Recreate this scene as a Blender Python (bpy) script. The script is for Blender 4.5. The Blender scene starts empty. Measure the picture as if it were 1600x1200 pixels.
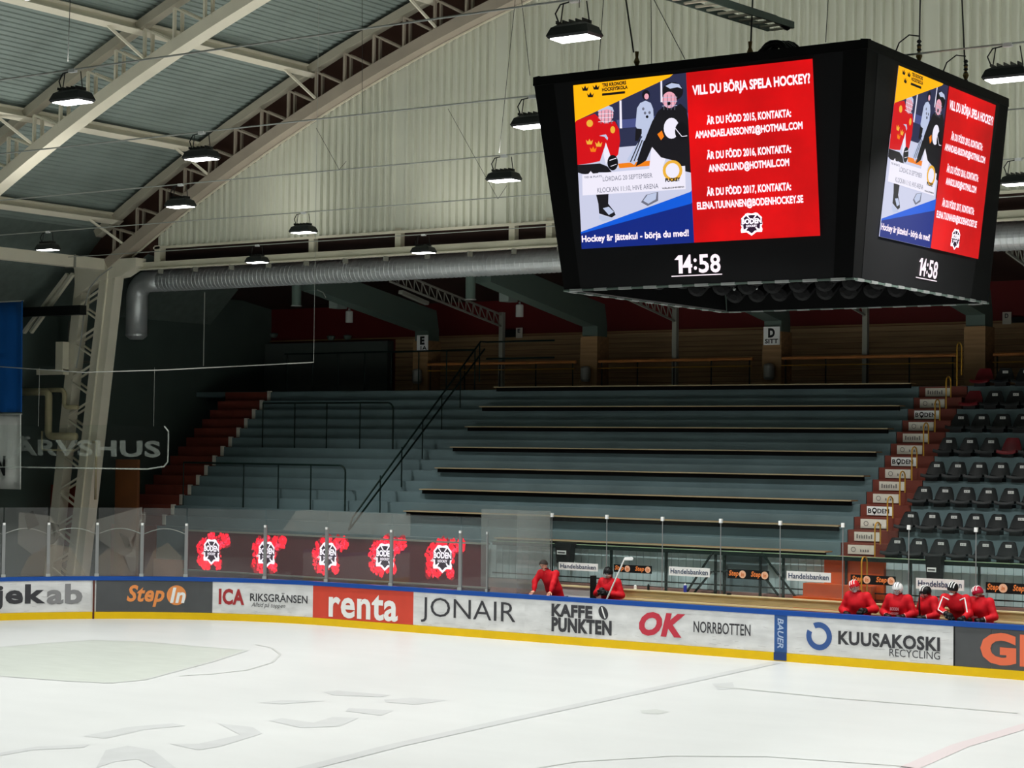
import bpy, bmesh, math, random
from mathutils import Vector, Matrix
random.seed(7)
S = bpy.context.scene
C = S.collection
pi = math.pi
# ------------------------------------------------------------------ camera
F_PX, YAW, PITCH, ROLL, HC = 3088.02, math.radians(34.376), math.radians(1.8194), math.radians(0.6512), 4.6964
cy_, sy_, cp_, sp_ = math.cos(YAW), math.sin(YAW), math.cos(PITCH), math.sin(PITCH)
FWD = Vector((-sy_*cp_, cy_*cp_, sp_)); RT = Vector((cy_, sy_, 0)); UP = RT.cross(FWD)
cr_, sr_ = math.cos(ROLL), math.sin(ROLL)
R2 = RT*cr_ + UP*sr_; U2 = UP*cr_ - RT*sr_
CAM = Vector((0, 0, HC))
cd = bpy.data.cameras.new('camera'); cam = bpy.data.objects.new('camera', cd); C.objects.link(cam)
cam.matrix_world = Matrix(((R2.x, U2.x, -FWD.x, 0), (R2.y, U2.y, -FWD.y, 0), (R2.z, U2.z, -FWD.z, HC), (0, 0, 0, 1)))
cd.sensor_width = 36; cd.lens = 36*F_PX/1600; cd.clip_end = 300; cd.clip_start = .1
S.camera = cam
def ray(x, y):
    return R2*((x-800)/F_PX) - U2*((y-600)/F_PX) + FWD
def onY(x, y, Y): r = ray(x, y); return CAM + r*(Y/r.y)
def onX(x, y, X): r = ray(x, y); return CAM + r*(X/r.x)
def onZ(x, y, Z): r = ray(x, y); return CAM + r*((Z-HC)/r.z)
def onP(x, y, p, n): r = ray(x, y); return CAM + r*((p-CAM).dot(n)/r.dot(n))
# ------------------------------------------------------------------ materials
def lin(c):
    c = c/255.0
    return c/12.92 if c <= .04045 else ((c+.055)/1.055)**2.4
def col(c): return (lin(c[0]), lin(c[1]), lin(c[2]), 1)
MATS = {}
def mat(name, c, rough=.6, metal=0, emit=0, noise=0, nscale=4, spec=.3, bump=0, stretch=None, alpha=1):
    if name in MATS: return MATS[name]
    m = bpy.data.materials.new(name); m.use_nodes = True; nt = m.node_tree; b = nt.nodes['Principled BSDF']
    b.inputs['Base Color'].default_value = col(c); b.inputs['Roughness'].default_value = rough
    b.inputs['Metallic'].default_value = metal; b.inputs['Specular IOR Level'].default_value = spec
    if emit:
        b.inputs['Emission Color'].default_value = col(c); b.inputs['Emission Strength'].default_value = emit
        b.inputs['Base Color'].default_value = (.01, .01, .01, 1)
    if alpha < 1: b.inputs['Alpha'].default_value = alpha
    if noise or bump:
        tc = nt.nodes.new('ShaderNodeTexCoord'); mp = nt.nodes.new('ShaderNodeMapping'); nz = nt.nodes.new('ShaderNodeTexNoise')
        nt.links.new(tc.outputs['Object'], mp.inputs[0]); nt.links.new(mp.outputs[0], nz.inputs['Vector'])
        if stretch: mp.inputs['Scale'].default_value = stretch
        nz.inputs['Scale'].default_value = nscale; nz.inputs['Detail'].default_value = 5
    if noise:
        mr = nt.nodes.new('ShaderNodeMapRange'); mr.inputs[1].default_value = .3; mr.inputs[2].default_value = .7
        mr.inputs[3].default_value = 1-noise; mr.inputs[4].default_value = 1+noise*.6
        mx = nt.nodes.new('ShaderNodeMix'); mx.data_type = 'RGBA'; mx.blend_type = 'MULTIPLY'; mx.inputs[0].default_value = 1
        mx.inputs[6].default_value = col(c)
        nt.links.new(nz.outputs['Fac'], mr.inputs[0]); nt.links.new(mr.outputs[0], mx.inputs[7])
        nt.links.new(mx.outputs[2], b.inputs['Emission Color' if emit else 'Base Color'])
    if bump:
        bp = nt.nodes.new('ShaderNodeBump'); bp.inputs['Strength'].default_value = bump
        nt.links.new(nz.outputs['Fac'], bp.inputs['Height']); nt.links.new(bp.outputs[0], b.inputs['Normal'])
    MATS[name] = m; return m
def glass_mat(name, c, haze, gloss=.05):
    m = bpy.data.materials.new(name); m.use_nodes = True; nt = m.node_tree; nt.nodes.clear()
    o = nt.nodes.new('ShaderNodeOutputMaterial'); t = nt.nodes.new('ShaderNodeBsdfTransparent'); d = nt.nodes.new('ShaderNodeBsdfDiffuse')
    g = nt.nodes.new('ShaderNodeBsdfGlossy'); g.inputs['Roughness'].default_value = .03
    t.inputs[0].default_value = (.96, .98, .97, 1); d.inputs[0].default_value = col(c)
    a = nt.nodes.new('ShaderNodeMixShader'); a.inputs[0].default_value = haze
    b = nt.nodes.new('ShaderNodeMixShader'); b.inputs[0].default_value = gloss
    nt.links.new(t.outputs[0], a.inputs[1]); nt.links.new(d.outputs[0], a.inputs[2])
    nt.links.new(a.outputs[0], b.inputs[1]); nt.links.new(g.outputs[0], b.inputs[2]); nt.links.new(b.outputs[0], o.inputs[0])
    return m
# ------------------------------------------------------------------ mesh builder
WL = {}
def setp(o, label=None, cat=None, group=None, kind=None):
    if label: o['label'] = label
    if cat: o['category'] = cat
    if group: o['group'] = group
    if kind: o['kind'] = kind
    return o
def thing(name, loc, label, cat, group=None):
    o = bpy.data.objects.new(name, None); C.objects.link(o); o.location = loc; o.empty_display_size = .1
    WL[o.name] = Vector(loc); return setp(o, label, cat, group)
class MB:
    def __init__(s): s.v = []; s.f = []
    def add(s, vs, fs):
        n = len(s.v); s.v += [Vector(v) for v in vs]; s.f += [tuple(i+n for i in f) for f in fs]; return s
    def box(s, x0, x1, y0, y1, z0, z1):
        return s.add([(x0,y0,z0),(x1,y0,z0),(x1,y1,z0),(x0,y1,z0),(x0,y0,z1),(x1,y0,z1),(x1,y1,z1),(x0,y1,z1)],
                     [(0,3,2,1),(4,5,6,7),(0,1,5,4),(1,2,6,5),(2,3,7,6),(3,0,4,7)])
    def beam(s, p, q, w, h, up=(0,0,1)):
        p = Vector(p); q = Vector(q); d = (q-p).normalized(); u = Vector(up)
        a = d.cross(u)
        if a.length < 1e-4: a = d.cross(Vector((1,0,0)))
        a.normalize(); b = a.cross(d).normalized(); a = a*w/2; b = b*h/2
        return s.add([p-a-b, p+a-b, p+a+b, p-a+b, q-a-b, q+a-b, q+a+b, q-a+b],
                     [(0,1,2,3),(4,7,6,5),(0,4,5,1),(1,5,6,2),(2,6,7,3),(3,7,4,0)])
    def tube(s, pts, r, n=8, closed=False):
        pts = [Vector(p) for p in pts]; m = len(pts); rs = r if isinstance(r, (list, tuple)) else [r]*m
        vs = []; fs = []; prev = None
        for i, p in enumerate(pts):
            if closed: d = pts[(i+1) % m]-pts[i-1]
            else: d = pts[min(i+1, m-1)]-pts[max(i-1, 0)]
            d.normalize()
            if prev is None:
                a = d.cross(Vector((0,0,1)))
                if a.length < 1e-3: a = d.cross(Vector((1,0,0)))
            else: a = prev - d*prev.dot(d)
            a.normalize(); prev = a; b = d.cross(a)
            for k in range(n):
                t = 2*pi*k/n; vs.append(p+(a*math.cos(t)+b*math.sin(t))*rs[i])
        for i in range(m if closed else m-1):
            for k in range(n):
                fs.append((i*n+k, i*n+(k+1) % n, ((i+1) % m)*n+(k+1) % n, ((i+1) % m)*n+k))
        if not closed: fs += [tuple(range(n-1, -1, -1)), tuple(range((m-1)*n, m*n))]
        return s.add(vs, fs)
    def poly(s, pts, thick=None, n=None):
        # flat polygon (list of 3D points) with optional thickness along n
        pts = [Vector(p) for p in pts]; k = len(pts)
        if not thick: return s.add(pts, [tuple(range(k))])
        n = Vector(n).normalized()*thick; q = [p+n for p in pts]
        return s.add(pts+q, [tuple(range(k-1, -1, -1)), tuple(range(k, 2*k))]+[(i, (i+1) % k, k+(i+1) % k, k+i) for i in range(k)])
    def lathe(s, c, prof, n=16, axis=(0,0,1)):
        ax = Vector(axis).normalized(); a = ax.orthogonal().normalized(); b = ax.cross(a); c = Vector(c); m = len(prof)
        vs = [c+ax*z+(a*math.cos(2*pi*k/n)+b*math.sin(2*pi*k/n))*r for r, z in prof for k in range(n)]
        fs = [(i*n+k, i*n+(k+1) % n, (i+1)*n+(k+1) % n, (i+1)*n+k) for i in range(m-1) for k in range(n)]
        return s.add(vs, fs+[tuple(range(n-1, -1, -1)), tuple(range((m-1)*n, m*n))])
    def build(s, name, m, parent=None, label=None, cat=None, group=None, kind=None, smooth=False):
        off = WL[parent.name] if parent is not None else Vector((0,0,0))
        if parent is None and not kind == 'structure':
            lo = [min(v[i] for v in s.v) for i in range(3)]; hi = [max(v[i] for v in s.v) for i in range(3)]
            off = Vector(((lo[0]+hi[0])/2, (lo[1]+hi[1])/2, lo[2]))
        me = bpy.data.meshes.new(name); me.from_pydata([v-off for v in s.v], [], s.f); me.materials.append(m)
        if smooth: me.polygons.foreach_set('use_smooth', [True]*len(me.polygons))
        me.update()
        o = bpy.data.objects.new(name, me); C.objects.link(o)
        if parent is not None: o.parent = parent; WL[o.name] = off
        else: o.location = off; WL[o.name] = Vector(off)
        return setp(o, label, cat, group, kind)
def sub_origin(o): return WL[o.name]
def copy_tree(o, loc=None, parent=None):
    c = o.copy(); C.objects.link(c)
    if parent is not None: c.parent = parent
    if loc is not None: c.location = loc
    WL[c.name] = Vector(loc) if loc is not None else WL.get(o.name, Vector())
    for ch in list(o.children): copy_tree(ch, None, c)
    return c
# ------------------------------------------------------------------ lettering
def text2d(body, bold=0.0, shear=0.0, align_lines=None):
    cu = bpy.data.curves.new('lettering', 'FONT'); cu.body = body; cu.size = 1; cu.offset = bold; cu.shear = shear; cu.resolution_u = 3
    cu.align_x = 'CENTER'; cu.space_line = .95
    if bold > .02: cu.space_character = 1.06
    o = bpy.data.objects.new('lettering', cu); C.objects.link(o)
    bpy.context.view_layer.update()
    me = bpy.data.meshes.new_from_object(o.evaluated_get(bpy.context.evaluated_depsgraph_get()))
    vs = [(v.co.x, v.co.y) for v in me.vertices]; fs = [tuple(p.vertices) for p in me.polygons]
    bpy.data.objects.remove(o); bpy.data.curves.remove(cu); bpy.data.meshes.remove(me)
    x0 = min(v[0] for v in vs); x1 = max(v[0] for v in vs); y0 = min(v[1] for v in vs); y1 = max(v[1] for v in vs)
    TW[(body, bold, shear)] = (x1-x0, y1-y0)
    return [((x-x0)/(x1-x0), (y-y0)/(y1-y0)) for x, y in vs], fs
TW = {}
TC = {}
def t2(body, bold=0.0, shear=0.0):
    k = (body, bold, shear)
    if k not in TC: TC[k] = text2d(*k)
    return TC[k]
def put_text(mb, body, fn, bold=0.0, shear=0.0):
    """fn(u,v) with u,v in 0..1 gives the 3D point"""
    vs, fs = t2(body, bold, shear); return mb.add([fn(u, v) for u, v in vs], fs)
def rect_fn(p00, p10, p01):
    p00 = Vector(p00); a = Vector(p10)-p00; b = Vector(p01)-p00
    return lambda u, v: p00+a*u+b*v
def put_fat(mb, body, fn, bold):
    # thick strokes from slightly shifted copies of thin lettering
    vs, fs = t2(body); w, h = TW[(body, 0.0, 0.0)]; du, dv = bold/w, bold/h
    for k in range(8):
        a = k*pi/4; ox, oy = du*math.cos(a), dv*math.sin(a)
        mb.add([fn(du+(1-2*du)*u+ox, dv+(1-2*dv)*v+oy) for u, v in vs], fs)
    return mb
ORD = ['first','second','third','fourth','fifth','sixth','seventh','eighth','ninth','tenth','eleventh','twelfth','thirteenth','fourteenth','fifteenth','sixteenth']
# ------------------------------------------------------------------ palette
ICE = (236, 238, 236)
m_white = mat('panel_white', (224, 225, 225), .45, noise=.16, nscale=1.6, stretch=(1, 1, 3))
m_paint = mat('cream_paint', (222, 216, 194), .5, noise=.1, nscale=1.2)
m_sheet = mat('gable_sheet', (216, 217, 200), .5, noise=.06, nscale=.6)
m_roof = mat('roof_sheet', (132, 144, 138), .55, noise=.16, nscale=.7)
m_steel = mat('galvanised_steel', (186, 190, 188), .4, .6, noise=.12, nscale=5)
m_dark = mat('black_metal', (14, 14, 16), .5)
m_black = mat('black_plastic', (16, 18, 19), .45)
m_teal = mat('teal_concrete', (103, 123, 127), .6, noise=.16, nscale=.9)
m_tealw = mat('teal_boarding', (188, 210, 213), .6, noise=.12, nscale=2, stretch=(3, 1, .4))
m_green = mat('green_steel', (6, 30, 25), .45)
m_blue = mat('board_blue', (22, 76, 160), .35)
m_yellow = mat('board_yellow', (238, 196, 8), .35, noise=.05, nscale=2)
m_wood = mat('bench_pine', (216, 196, 150), .5, noise=.22, nscale=3, stretch=(.4, 4, 4))
m_edge = mat('lit_edge', (176, 164, 132), .5)  # lighter tone paints the lit front edge of the planks
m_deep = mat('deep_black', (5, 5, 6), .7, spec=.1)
m_woodlight = mat('bench_edge_pine', (225, 208, 160), .45)
m_oldwood = mat('old_timber', (156, 122, 84), .6, noise=.25, nscale=2, stretch=(.3, 3, 6))
m_red = mat('stair_red', (118, 56, 44), .6, noise=.15, nscale=2)
m_orange = mat('stair_orange', (206, 88, 28), .6, noise=.15, nscale=2)
m_maroon = mat('maroon_panel', (104, 26, 26), .6)
m_greyg = mat('grey_green_steel', (88, 104, 96), .5)
m_post = mat('pale_post', (142, 142, 132), .5)
m_ink = mat('black_ink', (28, 28, 30), .5)
m_ink2 = mat('dark_grey_ink', (62, 62, 66), .5)
m_wsign = mat('white_sign', (244, 245, 243), .4)
m_off = mat('worn_sign', (222, 217, 204), .5, noise=.1, nscale=6)
m_hand = mat('yellow_rail', (190, 142, 46), .4)
m_wire = mat('wire_galvanised', (170, 172, 166), .4, .3)
m_lamp = mat('lamp_lens', (255, 255, 250), .4, emit=14)
m_jersey = mat('red_jersey', (206, 8, 28), .7, noise=.12, nscale=9)
m_skin = mat('skin', (214, 158, 132), .5)
m_conc = mat('brick_red_base', (176, 132, 124), .7, noise=.2, nscale=2)
# ================================================================== RINK
D = 39.82; XC, YC, RC = -32.8, D-8.5, 8.5
def bp(s, z, off=0.0):
    if s <= -XC: return Vector((-s, D-off, z))
    a = (s+XC)/RC
    if a < pi/2: return Vector((XC-(RC-off)*math.sin(a), YC+(RC-off)*math.cos(a), z))
    return Vector((XC-RC+off, YC-(a-pi/2)*RC, z))
def onB(x, y):
    p = onY(x, y, D)
    if p.x >= XC: return -p.x, p.z
    r = ray(x, y); ox, oy = -XC, -YC
    A = r.x**2+r.y**2; B = 2*(r.x*ox+r.y*oy); Cc = ox*ox+oy*oy-RC*RC
    t = (-B+math.sqrt(B*B-4*A*Cc))/(2*A); q = CAM+r*t
    return -XC+RC*math.atan2(-(q.x-XC), q.y-YC), q.z
def strip(mb, s0, s1, z0, z1, o0, o1):
    n = max(1, int(abs(s1-s0)/.35)); vs = []; fs = []
    for i in range(n+1):
        s = s0+(s1-s0)*i/n
        vs += [bp(s, z0, o0), bp(s, z1, o0), bp(s, z1, o1), bp(s, z0, o1)]
    for i in range(n):
        for k in range(4): fs.append((i*4+k, i*4+(k+1) % 4, (i+1)*4+(k+1) % 4, (i+1)*4+k))
    fs += [(3, 2, 1, 0), (n*4, n*4+1, n*4+2, n*4+3)]
    return mb.add(vs, fs)
MB().box(-60, 24, -8, 56, -.3, -.02).build('floor', mat('floor_concrete', (92, 92, 90), .7, noise=.2), kind='structure')
ice = []
for i in range(33):
    s = -XC+RC*(pi/2)*i/32; ice.append(bp(s, 0, -.02))
ring = [Vector((18.7, D, 0))]+ice+[Vector((XC-RC, 9.8, 0)), Vector((18.7, 9.8, 0))]
m_ice = mat('ice', (193, 196, 195), .38, noise=.03, nscale=.5, spec=.35, stretch=(1, 2.5, 1))
icef = MB().poly([p-Vector((0,0,.0)) for p in ring][::-1], .05, (0, 0, -1)).build('floor_ice', m_ice, kind='structure')
# paint under the ice
m_i1 = mat('ice_paint_green', (181, 187, 180), .38, noise=.06, nscale=1.2, stretch=(1, 3, 1))
m_i2 = mat('ice_paint_grey', (181, 184, 184), .38, noise=.05, nscale=2)
m_i3 = mat('ice_paint_rose', (193, 184, 185), .38)
m_i4 = mat('ice_paint_edge', (180, 184, 181), .38)
def icepoly(pix, m, name, z=.004):
    MB().poly([onZ(x, y, z) for x, y in pix]).build(name, m, icef)
def iceline(pix, w, m, name, z=.006):
    pts = [onZ(x, y, z) for x, y in pix]; mb = MB()
    for a, b in zip(pts[:-1], pts[1:]):
        d = (b-a).normalized(); n = Vector((-d.y, d.x, 0))*w/2; mb.poly([a-n, b-n, b+n, a+n])
    mb.build(name, m, icef)
icepoly([(-40,1016),(0,1011),(70,1005),(145,1000),(230,1003),(310,1010),(386,1016),(330,1034),(262,1052),(225,1062),(172,1067),(110,1064),(0,1056),(-40,1052)], m_i1, 'ice_patch')
iceline([(0,1011),(70,1005),(145,1000),(230,1003),(310,1010),(386,1016),(330,1034),(262,1052),(225,1062),(172,1067),(110,1064),(0,1056)], .10, m_i4, 'ice_patch_edge')
iceline([(400,1007),(425,1012),(438,1022),(425,1035),(385,1047),(330,1053),(280,1056)], .06, m_i4, 'ice_circle')
iceline([(455,1206),(620,1164),(800,1124),(1000,1081),(1212,1035)], .28, m_i2, 'ice_line')
iceline([(1120,1072),(1300,1090),(1450,1102),(1590,1114)], .12, m_i4, 'ice_streak')
icepoly([(1112,1068),(1145,1066),(1148,1076),(1122,1078)], m_i2, 'ice_streak')
icepoly([(1000,1110),(1025,1108),(1046,1112),(1028,1116),(1003,1114)], m_i4, 'ice_spot')
iceline([(1420,1200),(1500,1165),(1600,1135),(1700,1105)], .30, m_i3, 'ice_line')
iceline([(800,1206),(900,1190),(1050,1181),(1200,1182),(1400,1196),(1500,1212)], .05, m_i4, 'ice_circle')
for q in ([(505,1081),(528,1079),(610,1086),(595,1089),(520,1086)], [(600,1093),(645,1090),(698,1094),(650,1101),(602,1097)],
          [(405,1098),(440,1094),(510,1095),(440,1100)], [(545,1106),(615,1110),(596,1118),(540,1111)],
          [(420,1126),(470,1137),(530,1135),(560,1122),(520,1120),(490,1129),(440,1122)],
          [(130,1150),(200,1136),(270,1130),(290,1134),(225,1140),(165,1154)], [(340,1130),(395,1136),(410,1146),(345,1166),(310,1172),(265,1162),(310,1162),(375,1148)],
          [(0,1176),(60,1166),(140,1163),(130,1168),(50,1172),(0,1181)], [(150,1200),(165,1172),(200,1165),(240,1172),(275,1200),(250,1204),(215,1186),(180,1190)]):
    icepoly(q, m_i2, 'ice_logo_mark')
MB().box(-29.8, 5, D+.15, 42.0, -.02, .1).build('floor_bench', mat('floor_concrete', (92, 92, 90)), kind='structure')
# boards
brd = thing('rink_board', (-20, D, 0), 'long white rink dasher board with blue top rail and yellow kick plate', 'rink board')
strip(MB(), -18, 52, .0, 1.03, -.12, -.02).build('board_core', m_wsign, brd)
strip(MB(), -18, 52, 1.02, 1.125, -.14, .02).build('top_rail', m_blue, brd, label='blue top rail')
strip(MB(), -18, 52, .0, .185, -.02, .022).build('kick_plate', m_yellow, brd, label='yellow kick plate')
m_scuff = mat('scuff_grey', (196, 196, 196), .6)
m_adark = mat('advert_dark', (84, 86, 88), .45, noise=.1, nscale=2)
m_ared = mat('advert_red', (214, 74, 56), .45, noise=.08, nscale=2)
m_ablue = mat('advert_blue', (52, 92, 154), .45)
def advert(x0, x1, m, label, s0=None, s1=None):
    a = onB(x0, 950)[0] if s0 is None else s0; b = onB(x1, 1000)[0] if s1 is None else s1
    t = thing('advert_board', bp((a+b)/2, .185), label, 'advert board', 'advert boards along the rink')
    strip(MB(), a, b, .19, 1.02, -.018, .004).build('panel', m, t)
    t['_s'] = (a+b)/2
    if m is m_white:
        mb = MB(); rnd = random.Random(int(a*100))
        for k in range(int(abs(a-b)*9)):
            s = a+(b-a)*rnd.random(); z = .2+.8*rnd.random()**1.6; l = .04+.18*rnd.random(); dz = rnd.uniform(-.03, .03); w = .004+.006*rnd.random()
            if not min(a, b) < s+l < max(a, b): continue
            mb.poly([bp(s, z, .008), bp(s+l, z+dz, .008), bp(s+l, z+dz+w, .008), bp(s, z+w, .008)])
        mb.build('scuff_marks', m_scuff, t, kind='stuff')
    return t
def btext(t, body, xa, xb, yt, yb, m, bold=.0, shear=0., name='lettering', off=.012):
    xm = (xa+xb)/2; sa = onB(xa, (yt+yb)/2)[0]; sb = onB(xb, (yt+yb)/2)[0]; z1 = onB(xm, yt)[1]; z0 = onB(xm, yb)[1]
    put_text(MB(), body, lambda u, v: bp(sa+(sb-sa)*u, z0+(z1-z0)*v, off), bold, shear).build(name, m, t)
def bdisc(t, x, y, rpx, m, r0=0., a0=0., a1=2*pi, off=.010, name='emblem'):
    s, z = onB(x, y); s2, _ = onB(x+rpx, y); zr = onB(x, y-rpx)[1]-z; r = zr; mb = MB(); n = 28; vs = []
    for i in range(n+1):
        a = a0+(a1-a0)*i/n
        for q in (r0, 1): vs.append(bp(s-r*q*math.cos(a), z+r*q*math.sin(a), off))
    mb.add(vs, [(2*i, 2*i+1, 2*i+3, 2*i+2) for i in range(n)]).build(name, m, t)
xs_147 = onB(150, 950)[0]
t = advert(0, 0, m_white, 'white advert board with bold grey lettering ending in kab at the left edge', s0=52, s1=onB(143.5, 940)[0])
btext(t, 'jek', -10, 71, 913, 953, m_ink2, .035, name='lettering_dark'); btext(t, 'ab', 73, 129, 912, 944, mat('mid_grey_ink', (136, 136, 138)), .035, name='lettering_grey')
t = advert(152, 332, m_adark, 'dark grey advert board with orange lettering and an orange disc on the curve', s0=onB(150, 940)[0], s1=onB(332, 940)[0])
m_sorg = mat('orange_ink', (238, 150, 84), .5)
btext(t, 'Step', 198, 257, 914, 948, m_sorg, .03, .25); bdisc(t, 276, 930, 15.5, m_sorg, name='disc'); btext(t, 'In', 266, 290, 918, 942, m_wsign, .03, .2, off=.016, name='disc_lettering')
t = advert(332, 489, m_white, 'white advert board with dark red lettering and small grey words', s0=onB(332, 940)[0], s1=onB(489, 940)[0])
btext(t, 'ICA', 342, 382, 920, 945, mat('dark_red_ink', (170, 52, 56)), .04, name='red_lettering'); btext(t, 'RIKSGRÄNSEN', 391, 481, 926, 941, m_ink2, .015)
btext(t, 'Alltid på toppen', 393, 446, 942, 951, m_ink2, 0, .3, name='small_lettering')
t = advert(489, 646, m_ared, 'orange-red advert board with thick white lowercase lettering', s0=onB(489, 940)[0], s1=onB(646, 950)[0])
btext(t, 'renta', 514, 622, 928, 968, m_wsign, .026)
sa = onB(646, 950)[0]; sb = onB(820, 960)[0]; sc = onB(980, 960)[0]; sd = onB(1210, 990)[0]
t = advert(0, 0, m_white, 'white advert board with thin wide grey capitals beside the orange-red board', s0=sa, s1=sb)
btext(t, 'JONAIR', 658, 806, 937, 977, m_ink2, -.004)
t = advert(0, 0, m_white, 'white advert board with stencilled capitals in two lines and a coffee bean', s0=sb, s1=sc)
btext(t, 'KAFFE', 862, 926, 945, 965, m_ink2, .05); btext(t, 'PUNKTEN', 862, 956, 967, 990, m_ink2, .05, name='lower_lettering')
s, z = onB(943, 957.5)
mb = MB(); mb.poly([bp(s-.13*math.cos(a)+.035*math.sin(a), z+.16*math.sin(a), .010) for a in [2*pi*i/20 for i in range(20)]]).build('bean', m_ink2, t)
MB().poly([bp(s-u, z+v, .014) for u, v in ((-.06,.13),(-.03,.14),(.01,.03),(.07,-.12),(.04,-.13),(-.02,-.0))]).build('bean_groove', m_wsign, t)
mb = MB()
for s_, z_ in [(onB(x, 956)[0], 0) for x in (873, 886, 899, 912, 875, 888, 902, 915, 930, 945)]:
    pass
t = advert(0, 0, m_white, 'white advert board with two big slanted red capitals and narrow grey capitals', s0=sc, s1=sd)
btext(t, 'OK', 999, 1071, 957, 995, mat('rose_red_ink', (198, 56, 74)), .05, .25, name='red_lettering'); btext(t, 'NORRBOTTEN', 1084, 1173, 973, 991, m_ink2, .01)
se = onB(1230, 990)[0]
t = advert(0, 0, m_ablue, 'narrow blue advert board with white lettering running downwards', s0=sd, s1=se)
strip(MB(), sd, se, .02, .19, .02, .03).build('lower_plate', mat('advert_navy', (40, 66, 120), .45), t)
sa_, za = onB(1220, 966); _, zb = onB(1220, 1013)
put_text(MB(), 'BAUER', lambda u, v: bp(sa_+.075-.15*v, za+(zb-za)*u, .012), .02, .2).build('lettering', mat('pale_blue_ink', (176, 196, 226)), t)
sf = onB(1490, 1010)[0]
t = advert(0, 0, m_white, 'white advert board with a thick blue ring and heavy grey capitals', s0=se, s1=sf)
bdisc(t, 1280, 994, 22, mat('ring_blue', (60, 92, 152)), r0=.60, a0=math.radians(-205), a1=math.radians(118), name='ring')
btext(t, 'KUUSAKOSKI', 1310, 1469, 990.5, 1012.5, m_ink2, .035); btext(t, 'RECYCLING', 1390, 1469, 1016, 1028, m_ink2, -.003, name='small_lettering')
s15 = onB(1549, 1010)[0]
t = advert(0, 0, m_adark, 'dark grey advert board with the left half of an orange capital at the bench door', s0=sf-.03, s1=s15)
t2_ = advert(0, 0, m_adark, 'dark grey advert board with orange capitals at the right edge', s0=s15-.012, s1=5)
m_gorg = mat('coral_ink', (236, 116, 80), .5)
btext(t2_, 'GE', 1532, 1633, 990, 1041, m_gorg, .05)
strip(MB(), sf+.0, sf-.03, .19, 1.02, .004, .012).build('joint', m_dark, t)
# dark joint by the first board
strip(MB(), onB(146.5, 940)[0]-.02, onB(146.5, 940)[0]+.03, .0, 1.02, .022, .03).build('joint', mat('joint_brown', (90, 44, 36)), brd)
# ---------------------------------------------------------------- corner glass and posts
m_gl = glass_mat('shield_glass', (150, 150, 150), .10, .04)
m_gl2 = glass_mat('shield_glass_clear', (150, 160, 160), .015, .02)
m_gl3 = glass_mat('side_glass', (170, 175, 172), .26, .05)
m_gpost = mat('glass_post_aluminium', (150, 152, 152), .4, .4)
px_posts = [5, 75, 151, 221, 290, 413-58, 413, 509, 610, 718]
px_posts = [-64, 5, 75, 151, 221, 290, 354, 413, 509, 610, 718, 760]
sp = [onB(x, 900)[0] for x in px_posts]
wh = ['beyond the left photo edge','at the left photo edge','second from the left photo edge','left of the leaning lattice column foot','at the lattice column foot','just left of the first glowing crest','at the right side of the first glowing crest','across the second glowing crest','across the third glowing crest','at the right of the fourth glowing crest','at the right of the fifth glowing crest','ending the shield before the red-jacketed man']
rg = thing('rink_glass', (-33, D, 1.125), 'tall clear rink shield panes with upright aluminium posts along the left corner boards', 'rink glass')
for i, s in enumerate(sp):
    if i == 6: continue
    top = 2.55 if i < 10 else 2.6
    p0 = bp(s, 1.125, -.03); p1 = bp(s, top, -.03); nx = bp(s, 1, 0)-bp(s, 1, .1)
    w = .085 if i < 11 else .03
    po = MB().beam(p0, p1, w, .05, up=nx).build('post', m_gpost, rg)
    MB().beam(bp(s, 1.125, .0), bp(s, 1.2, .0), w+.03, .02, up=nx).build('foot', m_steel, po)
    MB().beam(bp(s, top-.06, .0), bp(s, top, .0), w*.7, .02, up=nx).build('cap', m_wsign, po)
ss = [52, onB(-64, 900)[0]]+sp[1:6]+sp[7:]
for i in range(len(ss)-1):
    strip(MB(), ss[i]-.015, ss[i+1]+.015, 1.13, 2.95, -.052, -.040).build('glass_pane', m_gl, rg)
strip(MB(), sp[-1]-.015, onB(805, 900)[0], 1.13, 3.05, -.052, -.040).build('glass_pane', m_gl, rg)
xside = bp(onB(805, 900)[0], 0).x
MB().box(xside-.012, xside, D+.08, D+1.55, 1.13, 3.1).build('side_pane', m_gl3, rg, label='pale pane running back from the board')
xs2 = onY(750, 900, D+1.5).x
MB().box(xs2, xside-.02, D+1.53, D+1.542, 1.13, 3.1).build('rear_pane', m_gl3, rg)
# safety net cords between the left posts
for i in range(0, 5):
    a, b = sp[i], sp[i+1]; pts = []
    for k in range(13):
        u = k/12; s = a+(b-a)*u; z = 2.24+.16*math.sin(pi*min(1, max(0, u)))
        pts.append(bp(s, z, -.12))
    MB().tube(pts, .009, 5).build('net_cord', m_wire, label='pale slack cord behind the rink glass '+['beyond the left photo edge', 'at the left photo edge', 'left of the lattice column foot', 'across the lattice column foot', 'left of the first glowing crest'][i], cat='cord', group='cords behind the rink glass')
# ================================================================== STANDS
def Yj(j): return 42.48+.351*j
def Zj(j): return 2.551+.291*j
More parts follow.
